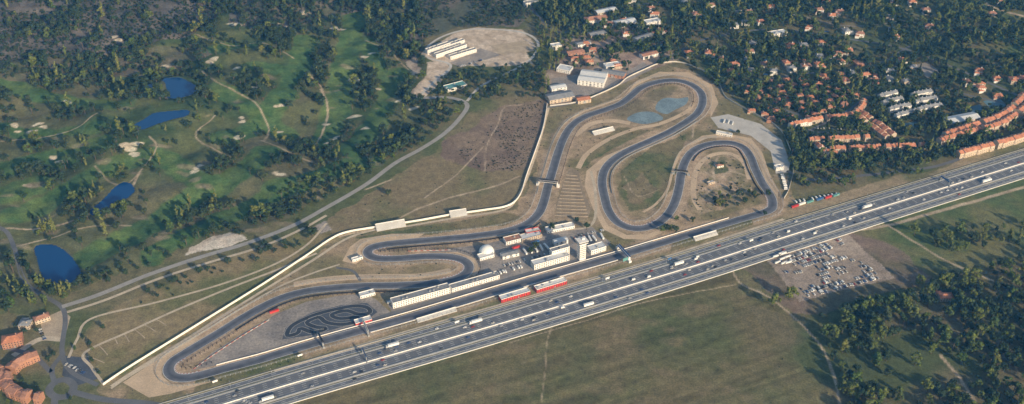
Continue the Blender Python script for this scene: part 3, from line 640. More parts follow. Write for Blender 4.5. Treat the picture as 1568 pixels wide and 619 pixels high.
def house_obj(seed,wall,roof): 
    mb=house_proto(seed); return newobj('house',mb.v,mb.f,[M[wall],M[roof],M['glass'],M['bark']],mb.m,link=False)
HP={'t':[house_obj(i,'cream','terra') for i in range(3)]+[house_obj(9,'brick','terra2')],'w':[house_obj(11,'wallw','terra2'),house_obj(12,'wallw','slate'),house_obj(13,'wallw','terra'),house_obj(14,'cream','slate')]}
placed=[]
def put_house(x,y,k,rz=None,sc=1,md=18):
    for a,b in placed:
        if (a-x)**2+(b-y)**2<md**2: return False
    i=np.searchsorted(xs,x);j=np.searchsorted(ys,y); q=3 if md<18 else 4
    if nogo[max(0,j-q):j+q+1,max(0,i-q):i+q+1].any(): return False
    placed.append((x,y)); rz=R.choice([0,math.pi/2,math.pi,.0])+R.uniform(-.3,.3) if rz is None else rz
    clone(R.choice(HP[k]),'terracotta_roof_house' if k=='t' else 'villa',(x,y,hz(x,y)),rz,sc); footblock(x,y,13*sc,12*sc,0,0); return True
def fillhouses(poly,cnt,k,sc=1,tries=6,md=18):
    u0=min(p[0] for p in poly);u1=max(p[0] for p in poly);v0=min(p[1] for p in poly);v1=max(p[1] for p in poly); wl=[tuple(p) for p in poly]; c=0
    for _ in range(cnt*tries):
        if c>=cnt: break
        u=R.uniform(u0,u1);v=R.uniform(v0,v1)
        if inpoly(np.array([u]),np.array([v]),wl)[0]:
            x,y=W(u,v); c+=put_house(x,y,k,None,sc*R.uniform(.85,1.1),md)
for px_,nm_ in (([(884,130),(924,135),(924,105),(880,108)],0),): 
    s,m=pmask(px_,0); nogo[s]|=m
fillhouses([(1135,135),(1200,122),(1260,130),(1315,148),(1305,165),(1240,182),(1200,192),(1145,172)],95,'t',.8,30,15)
fillhouses([(1040,85),(1100,60),(1300,70),(1560,110),(1560,160),(1320,120),(1130,120)],30,'w')
fillhouses([(880,40),(960,0),(1560,-20),(1500,60),(1300,60),(1060,50),(950,60)],44,'w')
fillhouses([(860,75),(900,50),(950,90),(960,110),(880,110)],9,'t',.9)
fillhouses([(1470,130),(1568,120),(1568,150),(1500,160)],10,'t')
fillhouses([(1110,100),(1300,85),(1350,130),(1240,125),(1120,130)],18,'t')
for u,v,k in ((1447,458,'t'),(1460,465,'w'),(1470,585,'w'),(1480,575,'w'),(1355,135,'t'),(1490,128,'t'),(60,490,'t'),(40,500,'w'),(18,540,'t')):
    x,y=W(u,v); put_house(x,y,k)
def terrace(name,px,depth=9.5,h=6.5,wall='cream',roof='terra',unit=7.5,gap=7):
    p=smooth(px,False,unit); o0=p[0].copy(); mb=MB(); ph=R.randint(0,3)
    for i in range(len(p)-1):
        if (i+ph)%gap==gap-1: continue
        a=p[i]-o0;b=p[i+1]-o0; c=(a+b)/2; rz=math.atan2(*(b-a)[::-1]); L=np.hypot(*(b-a)); hh=h+(.0,1.2,.4,.8)[i%4]; dd=depth+(0,2.2,.6)[i%3]
        mb.box(c[0],c[1],0,hh,L+.05*(i%2),dd,0,rz)
        cs,sn=math.cos(rz),math.sin(rz)
        T=lambda x,y,z:(c[0]+x*cs-y*sn,c[1]+x*sn+y*cs,z)
        e=dd/2+.5; l=L/2-.15; z=hh+.01; mb.face([T(-l,-e,z),T(l,-e,z),T(l,0,z+2.8),T(-l,0,z+2.8)],1); mb.face([T(l,e,z),T(-l,e,z),T(-l,0,z+2.8),T(l,0,z+2.8)],1)
        mb.face([T(l,-e,z),T(l,e,z),T(l,0,z+2.8)],0); mb.face([T(-l,e,z),T(-l,-e,z),T(-l,0,z+2.8)],0)
        mb.box(*T(1.5,1.5,0)[:2],hh,hh+3.4,.9,.9,0,rz)
        for zz in (1,4):
            for xx in (-1.8,1.8):
                for sg in (-1,1):
                    y=sg*(dd/2+.04); q=[T(xx-.6,y,zz),T(xx+.6,y,zz),T(xx+.6,y,zz+1.4),T(xx-.6,y,zz+1.4)]; mb.face(q if sg<0 else q[::-1],2)
    block(p,depth/2+1.5); return mb.obj(name,[M[wall],M[roof],M['glass']],(o0[0],o0[1],0))
for px in ([(1232,190),(1260,185),(1300,180),(1318,168),(1322,155)],[(1238,218),(1285,216),(1330,214)],[(1270,232),(1330,230),(1415,226)],[(1310,180),(1332,196),(1358,214)],[(1318,176),(1342,192),(1368,212)]):
    terrace('row_house_terrace',px)
for px in ([(1436,222),(1480,208),(1530,195),(1570,168),(1600,150)],[(1465,241),(1520,227),(1568,213),(1640,190)],[(1445,212),(1490,197),(1535,180),(1568,150)]): terrace('apartment_block_terrace',px,11,9,'cream','terra',8,11)
for px in ([(1208,196),(1240,190)],[(1345,152),(1372,146)],[(1350,162),(1380,155)],[(1360,172),(1392,165)],[(1395,150),(1425,144)],[(1400,160),(1432,154)],[(1370,182),(1402,174)],[(1405,172),(1440,165)],[(1250,225),(1262,236),(1290,240)]): terrace('townhouse_block',px,8,7,'wallw','slate' if px[0][0]>1340 else 'terra',7.5,9)
terrace('crescent_apartment_building',[(60,548),(35,558),(18,572),(10,588),(18,602),(40,612),(66,615)],12,9,'brick','terra2',7,9); terrace('crescent_apartment_building',[(-60,560),(-20,568),(5,580),(-10,600)],12,9,'brick','terra2',7,9)
fb('apartment_building',(5,536),(36,530),16,9,'brick','terra','hip'); fb('apartment_building',(55,498),(78,490),10,6,'cream','terra2','hip')
fb('warehouse',(884,130),(924,135),40,9,'wallw','metal','shed'); fb('warehouse',(842,160),(880,153),22,7,'cream','slate','shed'); fb('warehouse',(920,116),(955,122),16,6,'brick','slate','shed')
fb('warehouse',(898,38),(932,34),18,7,'wallw','terra2','hip'); fb('warehouse',(945,44),(975,38),20,7,'wallw','metal','shed'); fb('warehouse',(852,110),(872,114),18,6,'wallw','metal','flat')
fb('warehouse',(885,160),(905,157),14,6,'cream','terra','shed'); fb('warehouse',(1455,196),(1500,187),20,8,'cream','metal','shed'); fb('sports_pavilion',(685,142),(715,134),16,5,'wallw','teal','flat')
fb('office_building',(990,42),(1012,38),14,8,'wallw','metal','flat'); fb('warehouse',(975,66),(1000,58),12,6,'wallw','slate','shed')
fb('warehouse',(870,88),(895,84),14,6,'brick','terra2','shed'); fb('warehouse',(905,60),(930,55),16,6,'cream','slate','shed'); fb('office_building',(845,78),(860,76),12,8,'wallw','metal','flat'); fb('warehouse',(985,92),(1008,86),14,6,'wallw','terra2','shed'); fb('office_building',(1180,60),(1205,56),14,8,'wallw','metal','flat')
fb('warehouse',(845,142),(868,138),14,6,'wallw','metal','shed'); fb('warehouse',(928,108),(952,104),14,6,'wallw','metal','flat'); fb('warehouse',(885,74),(905,70),12,6,'wallw','slate','shed'); fb('warehouse',(915,26),(945,20),16,7,'cream','metal','shed'); fb('office_building',(805,12),(825,8),12,8,'wallw','slate','flat')
for a,b,h in [((655,84),(690,72),8),((668,90),(715,74),7),((690,92),(730,80),6),((676,78),(712,66),6)]: fb('school_building',a,b,8,h,'wallw','slate','flat')
for pl in ([(1505,155),(1530,150),(1542,162),(1518,168)],[(1380,190),(1402,186),(1408,194),(1386,198)],[(1480,165),(1500,160),(1508,170),(1490,174)],[(1000,70),(1015,67),(1022,75),(1006,78)]): area('sports_court',pl,.05,M['court'])
for _ in range(22):
    u=R.uniform(960,1540);v=R.uniform(10,130); x,y=W(u,v); i=np.searchsorted(xs,x);j=np.searchsorted(ys,y)
    if not nogo[j-3:j+4,i-3:i+4].any(): sheet('swimming_pool',[(x-4,y-2.5),(x+4,y-2.5),(x+4,y+2.5),(x-4,y+2.5)],.05,M['blue'],world=True); nogo[j-3:j+4,i-3:i+4]=True
# ---------------------------------------------------------------- vehicles
def car_mesh():
    mb=MB()
    prof=[(-2.15,.35),(2.15,.35),(2.2,.7),(1.15,.95),(-1.9,1.0),(-2.2,.8)]
    k=0; n=len(prof)
    for sy in (-1,1):
        for x,z in prof: mb.v.append((x,sy*.9,z))
    for i in range(n):
        j=(i+1)%n; mb.f.append((k+i,k+j,k+n+j,k+n+i)); mb.m.append(0)
    mb.f.append(tuple(range(k+n-1,k-1,-1))); mb.m.append(0); mb.f.append(tuple(range(k+n,k+2*n))); mb.m.append(0)
    mb.box(-.35,0,.97,1.4,3.0,1.66,1,tx=.62,ty=.82); mb.box(-.35,0,1.402,1.46,1.9,1.36,0)
    for x in (-1.35,1.35):
        for y in (-.93,.73): mb.cyl(x,.33,y,y+.2,.33,.33,10,2,'y')
    for y in (-.6,.6): mb.box(2.19,y,.6,.75,.06,.35,3)
    return newobj('car',mb.v,mb.f,[M['car'],M['glass'],M['dark'],M['white']],mb.m,link=False)
def truck_mesh():
    mb=MB(); mb.box(-1.5,0,1.1,4,12.5,2.5,0); mb.box(6.4,0,.8,2.2,2.4,2.4,1); mb.box(6.3,0,2.21,3.4,2.1,2.3,1,tx=.85); mb.box(7.35,0,2.25,3.0,.12,2.0,2); mb.box(0,0,.7,1.08,14,1.2,3)
    for x in (6.4,3.2,-3.5,-4.9,-6.3):
        for y in (-1.2,.85): mb.cyl(x,.5,y,y+.35,.5,.5,10,3,'y')
    return newobj('truck',mb.v,mb.f,[M['white'],M['car'],M['glass'],M['dark']],mb.m,link=False)
def van_mesh():
    mb=MB(); mb.box(-.4,0,.4,2.3,4.6,1.95,0,tx=.98,ty=.92); mb.box(2.4,0,.4,1.2,1.0,1.9,0,ty=.95); mb.box(2.2,0,1.21,2.1,1.1,1.8,1,tx=.5,ty=.9)
    for x in (-1.7,1.9):
        for y in (-.98,.76): mb.cyl(x,.36,y,y+.22,.36,.36,10,2,'y')
    return newobj('van',mb.v,mb.f,[M['white'],M['glass'],M['dark']],mb.m,link=False)
CAR,TRK,VAN=car_mesh(),truck_mesh(),van_mesh()
hd=np.r_[0,np.cumsum(np.hypot(*np.diff(hwy,axis=0).T))]
def on_hwy(s,o_,obj,name,sc=1.0):
    q=off(hwy,o_); x=np.interp(s,hd,q[:,0]);y=np.interp(s,hd,q[:,1]); x2=np.interp(s+5,hd,q[:,0]);y2=np.interp(s+5,hd,q[:,1])
    rz=math.atan2(y2-y,x2-x)+(math.pi if o_>0 else 0); clone(obj,name,(x,y,.10),rz,sc)
def s_at(u,v): return hd[int(np.argmin(np.hypot(*(hwy-np.array(W(u,v))).T)))]
for lane,gap in ((4.6,130),(7.8,95),(11,80),(14,120),(-4.6,120),(-7.8,95),(-11,80),(-14,110),(22.6,420),(-22.6,380)):
    s=R.uniform(0,gap)
    while s<hd[-1]:
        r=R.random()
        if r<.08: on_hwy(s,lane,VAN,'van',1.0)
        else: on_hwy(s,lane,CAR,'car',1.05)
        s+=R.expovariate(1/gap)+9
for u,v,l in ((413,598,-14),(605,525,14),(735,502,14),(1045,411,11),(1335,320,7.8),(900,455,-14),(1500,270,-14)): on_hwy(s_at(u,v),l,TRK,'truck',1.1)
a,b,c,d=[np.array(W(*p)) for p in ((1185,400),(1285,364),(1352,428),(1240,456))]
rows=11
for i in range(rows):
    t=(i+.5)/rows; A=a+(d-a)*t;B=b+(c-b)*t; L=np.hypot(*(B-A)); dr=(B-A)/L; rz=math.atan2(dr[1],dr[0])+math.pi/2
    k=0
    dens=R.uniform(.6,.92)
    while k<L:
        if R.random()<dens and fbm(np.array([A[0]+dr[0]*k]),np.array([A[1]+dr[1]*k]),30,5)[0]>.36:
            p=A+dr*k; clone(VAN if R.random()<.12 else CAR,'parked_car',(p[0]+R.uniform(-.3,.3),p[1]+R.uniform(-.6,.6),.0),rz+R.uniform(-.08,.08)+R.choice([0,math.pi]),1.08)
        k+=3.0
for i in range(8):
    u=1180+R.uniform(0,38); v=388+R.uniform(-4,22); x,y=W(u,v); clone(TRK,'parked_truck',(x,y,0),.5+R.uniform(-.1,.1),.7)
s,m=pmask([(1165,388),(1195,362),(1290,352),(1370,425),(1225,462)],0); nogo[s]|=m
def park(u0,v0,u1,v1,n,obj,name,sc=1.05,jit=1.0,turn=math.pi/2):
    a=np.array(W(u0,v0));b=np.array(W(u1,v1)); rz=math.atan2(*(b-a)[::-1])
    for i in range(n):
        if R.random()<.25: continue
        p=a+(b-a)*(i+.5)/n; clone(obj,name,(p[0]+R.uniform(-jit,jit)*.4,p[1]+R.uniform(-jit,jit),.05),rz+turn+R.uniform(-.1,.1),sc)
park(770,408,870,380,26,CAR,'parked_car'); park(760,420,800,409,10,VAN,'parked_van'); park(650,455,700,443,14,CAR,'parked_car'); park(885,362,925,352,12,CAR,'parked_car'); park(880,371,925,362,7,TRK,'parked_truck',.9); park(800,388,840,378,5,TRK,'parked_truck',.9)
park(1100,185,1125,190,4,TRK,'parked_truck',.7); park(1198,268,1204,292,9,VAN,'parked_van'); park(1215,310,1290,297,12,VAN,'parked_van'); park(700,103,740,92,16,CAR,'parked_car'); park(855,150,880,144,10,CAR,'parked_car'); park(100,558,130,572,12,CAR,'parked_car'); park(60,505,70,520,6,CAR,'parked_car'); park(1340,200,1420,192,20,CAR,'parked_car'); park(1250,196,1330,200,18,CAR,'parked_car'); park(900,112,950,104,12,CAR,'parked_car')
def container(u,v,m,rz=.5):
    x,y=W(u,v); mb=MB(); mb.box(0,0,.15,2.8,12,2.5,0)
    for i in range(20): mb.box(-5.7+i*.6,-1.29,.25,2.7,.25,.07,0); mb.box(-5.7+i*.6,1.29,.25,2.7,.25,.07,0)
    for sx in (-1,1):
        for sy in (-1,1): mb.box(sx*6.03,sy*1.15,0,2.85,.2,.3,1)
    mb.obj('shipping_container',[M[m],M['steel']],(x,y,0),rz)
for i,(u,v) in enumerate(((1217,317),(1228,313),(1240,310),(1255,306),(1268,303),(1280,300),(420,478),(600,463),(855,372),(820,372),(790,380))): container(u,v,['red','wallw','teal','blue','red','teal'][i%6])
def lamp_mesh():
    mb=MB(); mb.cyl(0,0,0,11,.16,.09,8); mb.beam((0,0,10.9),(2.2,0,11.4),.07); mb.beam((0,0,10.9),(-2.2,0,11.4),.07); mb.box(2.5,0,11.3,11.5,1,.35,1); mb.box(-2.5,0,11.3,11.5,1,.35,1)
    return newobj('street_lamp',mb.v,mb.f,[M['steel'],M['white']],mb.m,link=False)
LMP=lamp_mesh(); s=0
while s<hd[-1]:
    q=off(hwy,19.6); x=np.interp(s,hd,q[:,0]);y=np.interp(s,hd,q[:,1]); clone(LMP,'street_lamp',(x,y,.1),aa+math.pi/2); s+=48
# ---------------------------------------------------------------- trees
def ico():
    t=(1+5**.5)/2; v=[(-1,t,0),(1,t,0),(-1,-t,0),(1,-t,0),(0,-1,t),(0,1,t),(0,-1,-t),(0,1,-t),(t,0,-1),(t,0,1),(-t,0,-1),(-t,0,1)]
    l=math.sqrt(1+t*t); v=[(a/l,b/l,c/l) for a,b,c in v]
    f=[(0,11,5),(0,5,1),(0,1,7),(0,7,10),(0,10,11),(1,5,9),(5,11,4),(11,10,2),(10,7,6),(7,1,8),(3,9,4),(3,4,2),(3,2,6),(3,6,8),(3,8,9),(4,9,5),(2,4,11),(6,2,10),(8,6,7),(9,8,1)]; return v,f
IV,IF=ico()
def tree_mesh(name,kind,seed):
    r=random.Random(seed); mb=MB(); lobes=[]
    if kind=='oak': lobes=[(r.uniform(-2.4,2.4),r.uniform(-2.4,2.4),r.uniform(3,7.0),r.uniform(1.3,2.2)) for _ in range(10)]; th=3
    if kind=='bush': lobes=[(r.uniform(-1.6,1.6),r.uniform(-1.6,1.6),r.uniform(.8,2.8),r.uniform(.9,1.5)) for _ in range(6)]; th=1.2
    if kind=='green': lobes=[(r.gauss(0,1.7),r.gauss(0,1.7),r.uniform(3.5,10.5),r.uniform(1.2,2.2)) for _ in range(12)]; th=4.5
    if kind=='pine':
        for _ in range(11):
            a=r.uniform(0,6.28);q=r.uniform(0,3.4); lobes.append((q*math.cos(a),q*math.sin(a),8.6-.12*q*q+r.uniform(-.5,.6),r.uniform(1.1,1.7)))
        th=8
    if kind=='poplar': lobes=[(r.gauss(0,.7),r.gauss(0,.7),2.5+i*1.45,1.75*(1-abs(i-4)/8.5)*r.uniform(.8,1.15)) for i in range(11)]; th=6
    if kind=='cypress': lobes=[(r.gauss(0,.2),r.gauss(0,.2),1.3+i*1.3,1.15*(1-i/9.5)+.2) for i in range(8)]; th=2
    tr={'oak':.35,'bush':.12,'green':.3,'pine':.35,'poplar':.3,'cypress':.2}[kind]
    mb.cyl(0,0,-.3,th,tr,tr*.6,7,1)
    for l in lobes[:5]: mb.beam((0,0,th*.7),(l[0]*.8,l[1]*.8,l[2]),tr*.3,1)
    for cx,cy,cz,rad in lobes:
        k=len(mb.v); cr=rad*.78
        for a,b,c in IV:
            q=cr*r.uniform(.75,1.15); mb.v.append((cx+a*q,cy+b*q,max(.2,cz+c*q*.85)))
        for q in IF: mb.f.append(tuple(k+i for i in q)); mb.m.append(0)
        for _ in range(26):
            d=Vector((r.gauss(0,1),r.gauss(0,1),r.gauss(.2,.9))).normalized(); p=Vector((cx,cy,cz))+d*rad*r.uniform(.75,1.12)
            if p.z<.2: continue
            n=(d+Vector((r.gauss(0,.5),r.gauss(0,.5),r.gauss(0,.5)))).normalized(); u=n.orthogonal().normalized(); w=n.cross(u); s=r.uniform(.28,.6)
            mb.face([p+u*s,p+w*s*.8,p-u*s,p-w*s*.8],0)
    mt={'oak':'oak','bush':'oak','green':'green','pine':'pine','poplar':'popl','cypress':'cyp'}[kind]
    return newobj(name,mb.v,mb.f,[M[mt],M['bark']],mb.m,link=False)
KN={'oak':'holm_oak_tree','bush':'shrub','green':'broadleaf_tree','pine':'stone_pine_tree','poplar':'poplar_tree','cypress':'cypress_tree'}
PR={};NG={}
for k,nm in KN.items():
    c=bpy.data.collections.new(nm+'_prototypes'); PR[k]=[]
    for i in range(4):
        o=tree_mesh(nm,k,i*17+len(k)*131); c.objects.link(o); PR[k].append(o)
    ng=bpy.data.node_groups.new('instances_'+k,'GeometryNodeTree'); ng.interface.new_socket('Geometry',in_out='INPUT',socket_type='NodeSocketGeometry'); ng.interface.new_socket('Geometry',in_out='OUTPUT',socket_type='NodeSocketGeometry')
    N=ng.nodes;L=ng.links; gi=N.new('NodeGroupInput');go=N.new('NodeGroupOutput'); ip=N.new('GeometryNodeInstanceOnPoints'); ci=N.new('GeometryNodeCollectionInfo')
    ci.inputs['Collection'].default_value=c; ci.inputs['Separate Children'].default_value=True; ci.inputs['Reset Children'].default_value=True
    def na(t,n_):
        q=N.new('GeometryNodeInputNamedAttribute'); q.data_type=t; q.inputs['Name'].default_value=n_; return q
    L.new(gi.outputs[0],ip.inputs['Points']); L.new(ci.outputs[0],ip.inputs['Instance']); ip.inputs['Pick Instance'].default_value=True
    L.new(na('INT','idx').outputs['Attribute'],ip.inputs['Instance Index']); L.new(na('FLOAT_VECTOR','rot').outputs['Attribute'],ip.inputs['Rotation']); L.new(na('FLOAT_VECTOR','scl').outputs['Attribute'],ip.inputs['Scale']); L.new(ip.outputs[0],go.inputs[0]); NG[k]=ng
masses={}
def addpt(mass,kind,x,y,sc):
    masses.setdefault((mass,kind),[]).append((x,y,hz(x,y)-.1,sc))
def blocked(x,y):
    i=np.searchsorted(xs,x);j=np.searchsorted(ys,y)
    return not(0<i<nx-1 and 0<j<ny-1) or nogo[j,i]
def scatter(mass,px,sp,kinds,smin,smax,dens=1.0,clump=None,thr=.5,fair=False,seed=3):
    w=WL(px); a=np.array(w); gx=np.arange(a[:,0].min(),a[:,0].max(),sp); gy=np.arange(a[:,1].min(),a[:,1].max(),sp); A,B=np.meshgrid(gx,gy); A=A.ravel()+NR.uniform(-.5,.5,A.size)*sp; B=B.ravel()+NR.uniform(-.5,.5,B.size)*sp
    k=inpoly(A,B,w)&(NR.rand(A.size)<dens)
    if clump: k&=(fbm(A,B,clump,seed*7+200,3)+NR.uniform(-.05,.05,A.size))>thr
    for x,y in zip(A[k],B[k]):
        if x<-1300 or x>1300 or y>2250 or y<780 or blocked(x,y): continue
        if fair:
            i=np.searchsorted(xs,x);j=np.searchsorted(ys,y)
            if FM[j,i]: continue
        kd=R.choices([q[0] for q in kinds],[q[1] for q in kinds])[0]; sc=smin+(smax-smin)*R.random()**1.6; addpt(mass,kd,x,y,sc)
FM=np.zeros((ny,nx),bool)
for f,w in FAIR: FM|=dline(smooth(f,False,10),40,.6)<w
scatter('scrub_woodland',SCR,6.2,[('oak',2),('bush',4)],.5,.95,.88,60,.34)
scatter('scrub_woodland',SC2,6.8,[('oak',3),('bush',2),('pine',.5)],.6,1.1,.88,60,.38)
scatter('scrub_woodland',SC3,8,[('oak',3),('bush',1)],.7,1.1,.9,50,.44)
scatter('golf_woodland',GOLF,9.2,[('oak',6),('pine',2),('green',.6)],.9,1.9,.88,55,.55,True)
scatter('golf_woodland',GOLF,23,[('oak',5),('pine',3),('green',1.2),('poplar',1)],.9,2.0,.55,None,0,True)
scatter('golf_woodland',[(0,95),(330,80),(350,130),(290,170),(0,130)],10,[('oak',5),('green',1)],.8,1.3,.7,50,.45,True)
scatter('golf_woodland',[(380,60),(500,30),(640,30),(655,150),(640,215),(600,190),(560,120),(470,90)],10,[('oak',5),('pine',1)],.8,1.4,.8,45,.49,True)
scatter('roadside_woodland',[(380,330),(500,250),(640,190),(700,150),(700,185),(640,225),(560,275),(480,320),(400,350)],10,[('oak',4),('green',.6)],.8,1.6,.85,50,.48)
scatter('roadside_woodland',[(655,120),(740,105),(830,100),(835,150),(760,150),(715,175),(650,200)],9,[('oak',4),('green',.7),('pine',1)],.8,1.4,.88,60,.38)
scatter('roadside_woodland',[(150,440),(350,365),(430,345),(300,360),(200,400),(100,440)],11,[('oak',4)],.7,1.2,.5)
scatter('stream_woodland',[(0,425),(40,430),(90,440),(110,460),(60,475),(0,440)],9,[('green',3),('poplar',2),('oak',1)],.8,1.2,.8)
scatter('stream_woodland',[(120,300),(200,255),(215,270),(140,335),(100,350)],9,[('oak',2),('poplar',1),('green',1)],.8,1.1,.7)
scatter('field_shrubs',[(740,210),(775,165),(836,155),(830,225),(790,262),(735,262),(700,235)],4.6,[('bush',1)],.2,.5,.8,30,.42)
scatter('field_shrubs',[(190,460),(470,355),(480,370),(350,420),(200,480)],11,[('bush',1),('oak',1.6)],.6,1.1,.65)
scatter('field_shrubs',TRI,13,[('bush',1)],.25,.5,.5,50,.5)
scatter('suburb_trees',SUB,9.5,[('oak',6),('pine',2),('green',1.8),('cypress',.6),('poplar',.5)],.85,1.65,.9,70,.42)
scatter('suburb_trees',SUB,16,[('oak',5),('green',2)],.8,1.5,.7)
scatter('suburb_trees',[(1130,130),(1260,125),(1320,150),(1240,190),(1200,200)],6.5,[('oak',5),('green',2),('cypress',1)],.5,.95,.9)
scatter('suburb_trees',[(1330,140),(1440,130),(1450,200),(1360,205)],7,[('oak',5),('green',2)],.5,1.0,.8)
scatter('suburb_trees',[(1230,175),(1440,195),(1568,150),(1568,205),(1440,245),(1230,240)],8,[('oak',5),('green',2)],.55,1.0,.75)
scatter('suburb_trees',[(820,0),(900,0),(880,60),(850,110),(835,150),(822,100)],10,[('oak',3),('poplar',2),('green',2)],.8,1.2,.8)
scatter('suburb_trees',[(850,110),(860,60),(960,20),(1040,85),(960,115)],11,[('oak',3),('green',2)],.6,1.1,.7)
scatter('suburb_trees',[(1215,235),(1430,245),(1440,262),(1300,285),(1215,290)],9,[('oak',5),('green',2)],.8,1.3,.85,40,.38)
scatter('bottom_woodland',[(1290,470),(1420,440),(1600,400),(1650,700),(1300,700),(1290,560)],10.5,[('green',3.5),('oak',4),('pine',1)],.95,2.0,.9,80,.47,seed=9)
scatter('bottom_woodland',[(1400,440),(1600,380),(1600,560),(1500,560)],12,[('green',3),('oak',4)],.9,1.7,.75)
scatter('bottom_woodland',[(1240,480),(1330,470),(1340,640),(1290,640)],18,[('green',3),('oak',4)],1.1,2.0,.65)
scatter('hedgerow',[(1350,370),(1400,352),(1600,345),(1600,375),(1430,395)],11,[('green',3),('oak',3)],.8,1.5,.75,40,.42)
scatter('town_trees',[(20,500),(160,500),(150,620),(0,620)],13,[('oak',3),('green',2)],.6,1.0,.6)
scatter('infield_trees',[(1100,288),(1160,288),(1165,305),(1120,322),(1080,322)],8,[('oak',2),('green',1)],.7,1.0,.5)
scatter('infield_trees',[(1000,345),(1035,335),(1045,350),(1015,362)],8,[('oak',2),('green',1)],.8,1.1,.7)
scatter('infield_trees',[(800,380),(830,375),(835,395),(770,412)],8,[('oak',1)],.7,1.0,.6)
scatter('infield_shrubs',[(1075,245),(1110,235),(1140,248),(1152,290),(1120,318),(1070,328),(1055,312),(1066,270)],8,[('bush',1)],.25,.7,.6)
scatter('verge_shrubs',[(230,615),(600,512),(1200,335),(1200,350),(600,535),(300,612)],9,[('bush',1)],.4,.8,.35)
scatter('verge_shrubs',CIR,11,[('bush',1)],.2,.45,.35)
scatter('field_shrubs',FIELD,26,[('bush',1)],.15,.4,.35)
for (mass,kind),pts in masses.items():
    me=bpy.data.meshes.new(mass); a=np.array(pts); me.vertices.add(len(a)); me.vertices.foreach_set('co',a[:,:3].ravel())
    q=me.attributes.new('idx','INT','POINT'); q.data.foreach_set('value',NR.randint(0,4,len(a)).astype(np.int32))
    q=me.attributes.new('rot','FLOAT_VECTOR','POINT'); rr=np.zeros((len(a),3)); rr[:,2]=NR.rand(len(a))*6.28; q.data.foreach_set('vector',rr.ravel())
    q=me.attributes.new('scl','FLOAT_VECTOR','POINT'); ss=a[:,3:4]*np.c_[NR.uniform(.85,1.2,len(a)),NR.uniform(.85,1.2,len(a)),NR.uniform(.85,1.25,len(a))]; q.data.foreach_set('vector',ss.ravel())
    o=bpy.data.objects.new(mass+'_'+kind,me); scene.collection.objects.link(o); md=o.modifiers.new('inst','NODES'); md.node_group=NG[kind]
def tree(kind,u,v,sc=1.2):
    x,y=W(u,v); clone(R.choice(PR[kind]),KN[kind],(x,y,hz(x,y)-.1),R.uniform(0,6),sc*R.uniform(.9,1.1))
for u,v,s_ in [(595,300,1.4),(478,362,1.9),(470,352,1.6),(436,378,1.4),(405,378,1.5),(412,385,1.3),(350,405,1.4),(305,420,1.3),(270,432,1.3),(610,230,1.3),(1170,330,1),(898,352,1.4),(884,340,1.1),(1020,352,1.4),(1035,356,1.3),(1105,255,1),(1130,300,1.3),(1175,300,1.4),(1060,340,1.1),(1130,205,1),(1140,312,1.3),(820,382,1.4),(812,388,1.2),(845,352,1.4)]: tree('oak',u,v,s_)
for u,v in [(66,350),(70,352),(74,348),(80,352),(84,350),(62,347),(272,330),(280,335),(290,310),(126,222),(131,225),(520,240),(516,250),(60,440),(66,437),(100,452),(108,448),(95,455),(1100,25),(845,40),(835,50),(850,35),(380,95),(235,245),(245,255),(1565,350),(1560,370),(1500,370),(1505,372),(30,445),(45,450)]: tree('poplar',u,v,1.25)
for u,v in [(1300,500),(1290,540),(1340,560),(1330,610),(1310,590),(1320,480),(1360,470),(1345,520),(1400,560),(1380,470),(1290,600),(1275,520),(1262,515),(1420,600),(1470,360),(1450,370),(1400,360),(1210,460),(1185,470)]: tree('green',u,v,1.8)
# ---------------------------------------------------------------- ground mesh
col=np.clip(col*np.array([1.46,1.40,1.38]),0,.64)
me=bpy.data.meshes.new('ground'); vv=np.stack([X,Y,Z],-1).reshape(-1,3).astype(np.float32)
me.vertices.add(len(vv)); me.vertices.foreach_set('co',vv.ravel())
idx=np.arange(ny*nx).reshape(ny,nx); q=np.stack([idx[:-1,:-1],idx[:-1,1:],idx[1:,1:],idx[1:,:-1]],-1).reshape(-1,4)
me.loops.add(q.size); me.loops.foreach_set('vertex_index',q.ravel().astype(np.int32)); me.polygons.add(len(q)); me.polygons.foreach_set('loop_start',(np.arange(len(q))*4).astype(np.int32))
me.update(); me.validate()
me.polygons.foreach_set('use_smooth',np.ones(len(q),bool))
ca_=me.color_attributes.new('soil','FLOAT_COLOR','POINT'); cc=np.ones((ny*nx,4),np.float32); cc[:,:3]=col.reshape(-1,3); ca_.data.foreach_set('color',cc.ravel())
gm=bpy.data.materials.new('ground_soil_and_grass'); gm.use_nodes=True; N=gm.node_tree.nodes;L=gm.node_tree.links; b=N['Principled BSDF']; b.inputs['Roughness'].default_value=.95; b.inputs['Specular IOR Level'].default_value=.1
at=N.new('ShaderNodeAttribute'); at.attribute_name='soil'; g=N.new('ShaderNodeNewGeometry'); out=at.outputs['Color']
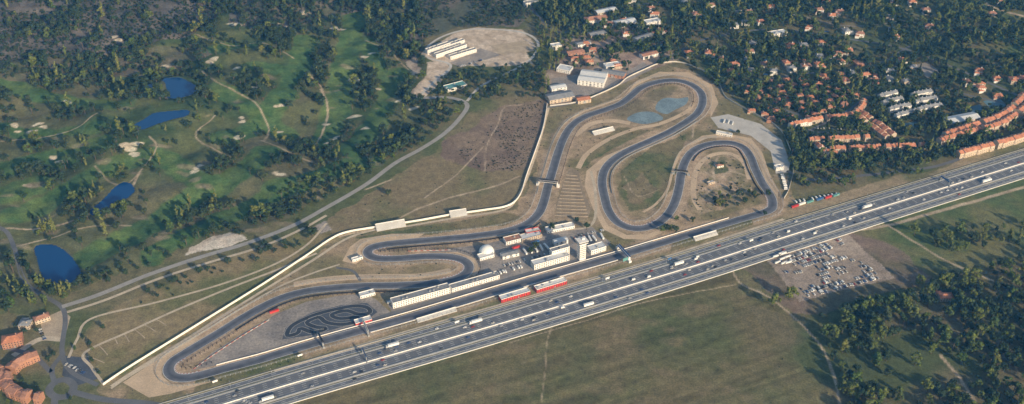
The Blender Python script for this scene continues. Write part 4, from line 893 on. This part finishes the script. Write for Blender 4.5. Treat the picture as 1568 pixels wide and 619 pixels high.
for sc,am in ((.45,.36),(.09,.30)):
    n_=N.new('ShaderNodeTexNoise'); n_.inputs['Scale'].default_value=sc; n_.inputs['Detail'].default_value=4; n_.inputs['Roughness'].default_value=.7; L.new(g.outputs['Position'],n_.inputs['Vector'])
    mr=N.new('ShaderNodeMapRange'); mr.inputs[1].default_value=.3; mr.inputs[2].default_value=.7; mr.inputs[3].default_value=1-am; mr.inputs[4].default_value=1+am; L.new(n_.outputs['Fac'],mr.inputs[0])
    vm=N.new('ShaderNodeVectorMath'); vm.operation='SCALE'; L.new(out,vm.inputs[0]); L.new(mr.outputs[0],vm.inputs['Scale']); out=vm.outputs[0]
    if sc==.45:
        bp=N.new('ShaderNodeBump'); bp.inputs['Strength'].default_value=.5; bp.inputs['Distance'].default_value=.6; L.new(n_.outputs['Fac'],bp.inputs['Height']); L.new(bp.outputs[0],b.inputs['Normal'])
L.new(out,b.inputs['Base Color']); me.materials.append(gm)
go_=bpy.data.objects.new('ground',me); scene.collection.objects.link(go_)
# ---------------------------------------------------------------- haze, light, camera
mb=MB(); mb.box(0,1500,-60,1000,16000,16000,0); hzo=mb.obj('atmospheric_haze',[bpy.data.materials.new('haze_air')])
hm_=hzo.data.materials[0]; hm_.use_nodes=True; N=hm_.node_tree.nodes; L=hm_.node_tree.links; N.remove(N['Principled BSDF']); vs=N.new('ShaderNodeVolumeScatter'); vs.inputs['Color'].default_value=(.10,.42,1,1); vs.inputs['Density'].default_value=6.5e-5; vs.inputs['Anisotropy'].default_value=0
L.new(vs.outputs[0],N['Material Output'].inputs['Volume'])
EL=math.radians(20.5); sd=Vector((.62,-.785)).normalized()
w=bpy.data.worlds.new('World'); scene.world=w; w.use_nodes=True; N=w.node_tree.nodes;L=w.node_tree.links
sk=N.new('ShaderNodeTexSky'); sk.sky_type='NISHITA'; sk.sun_disc=False; sk.sun_elevation=EL; sk.sun_rotation=math.atan2(sd.x,sd.y); bg=N['Background']; bg.inputs[1].default_value=.135; L.new(sk.outputs[0],bg.inputs[0])
sl_=bpy.data.lights.new('sun','SUN'); sl_.energy=5.0; sl_.angle=math.radians(.5); sl_.color=(1,.88,.70); so=bpy.data.objects.new('sun',sl_); scene.collection.objects.link(so)
dv=Vector((sd.x*math.cos(EL),sd.y*math.cos(EL),math.sin(EL))); so.rotation_euler=dv.to_track_quat('Z','Y').to_euler(); so.location=(600,0,800)
cd=bpy.data.cameras.new('camera'); cam=bpy.data.objects.new('camera',cd); scene.collection.objects.link(cam); cam.location=(0,0,H); cam.rotation_euler=(math.radians(90)-PT,0,0); cd.sensor_fit='HORIZONTAL'; cd.angle=math.radians(50); cd.clip_end=60000; cd.clip_start=1
scene.camera=cam
print('objects',len(scene.objects),'trees',sum(len(v) for v in masses.values()))
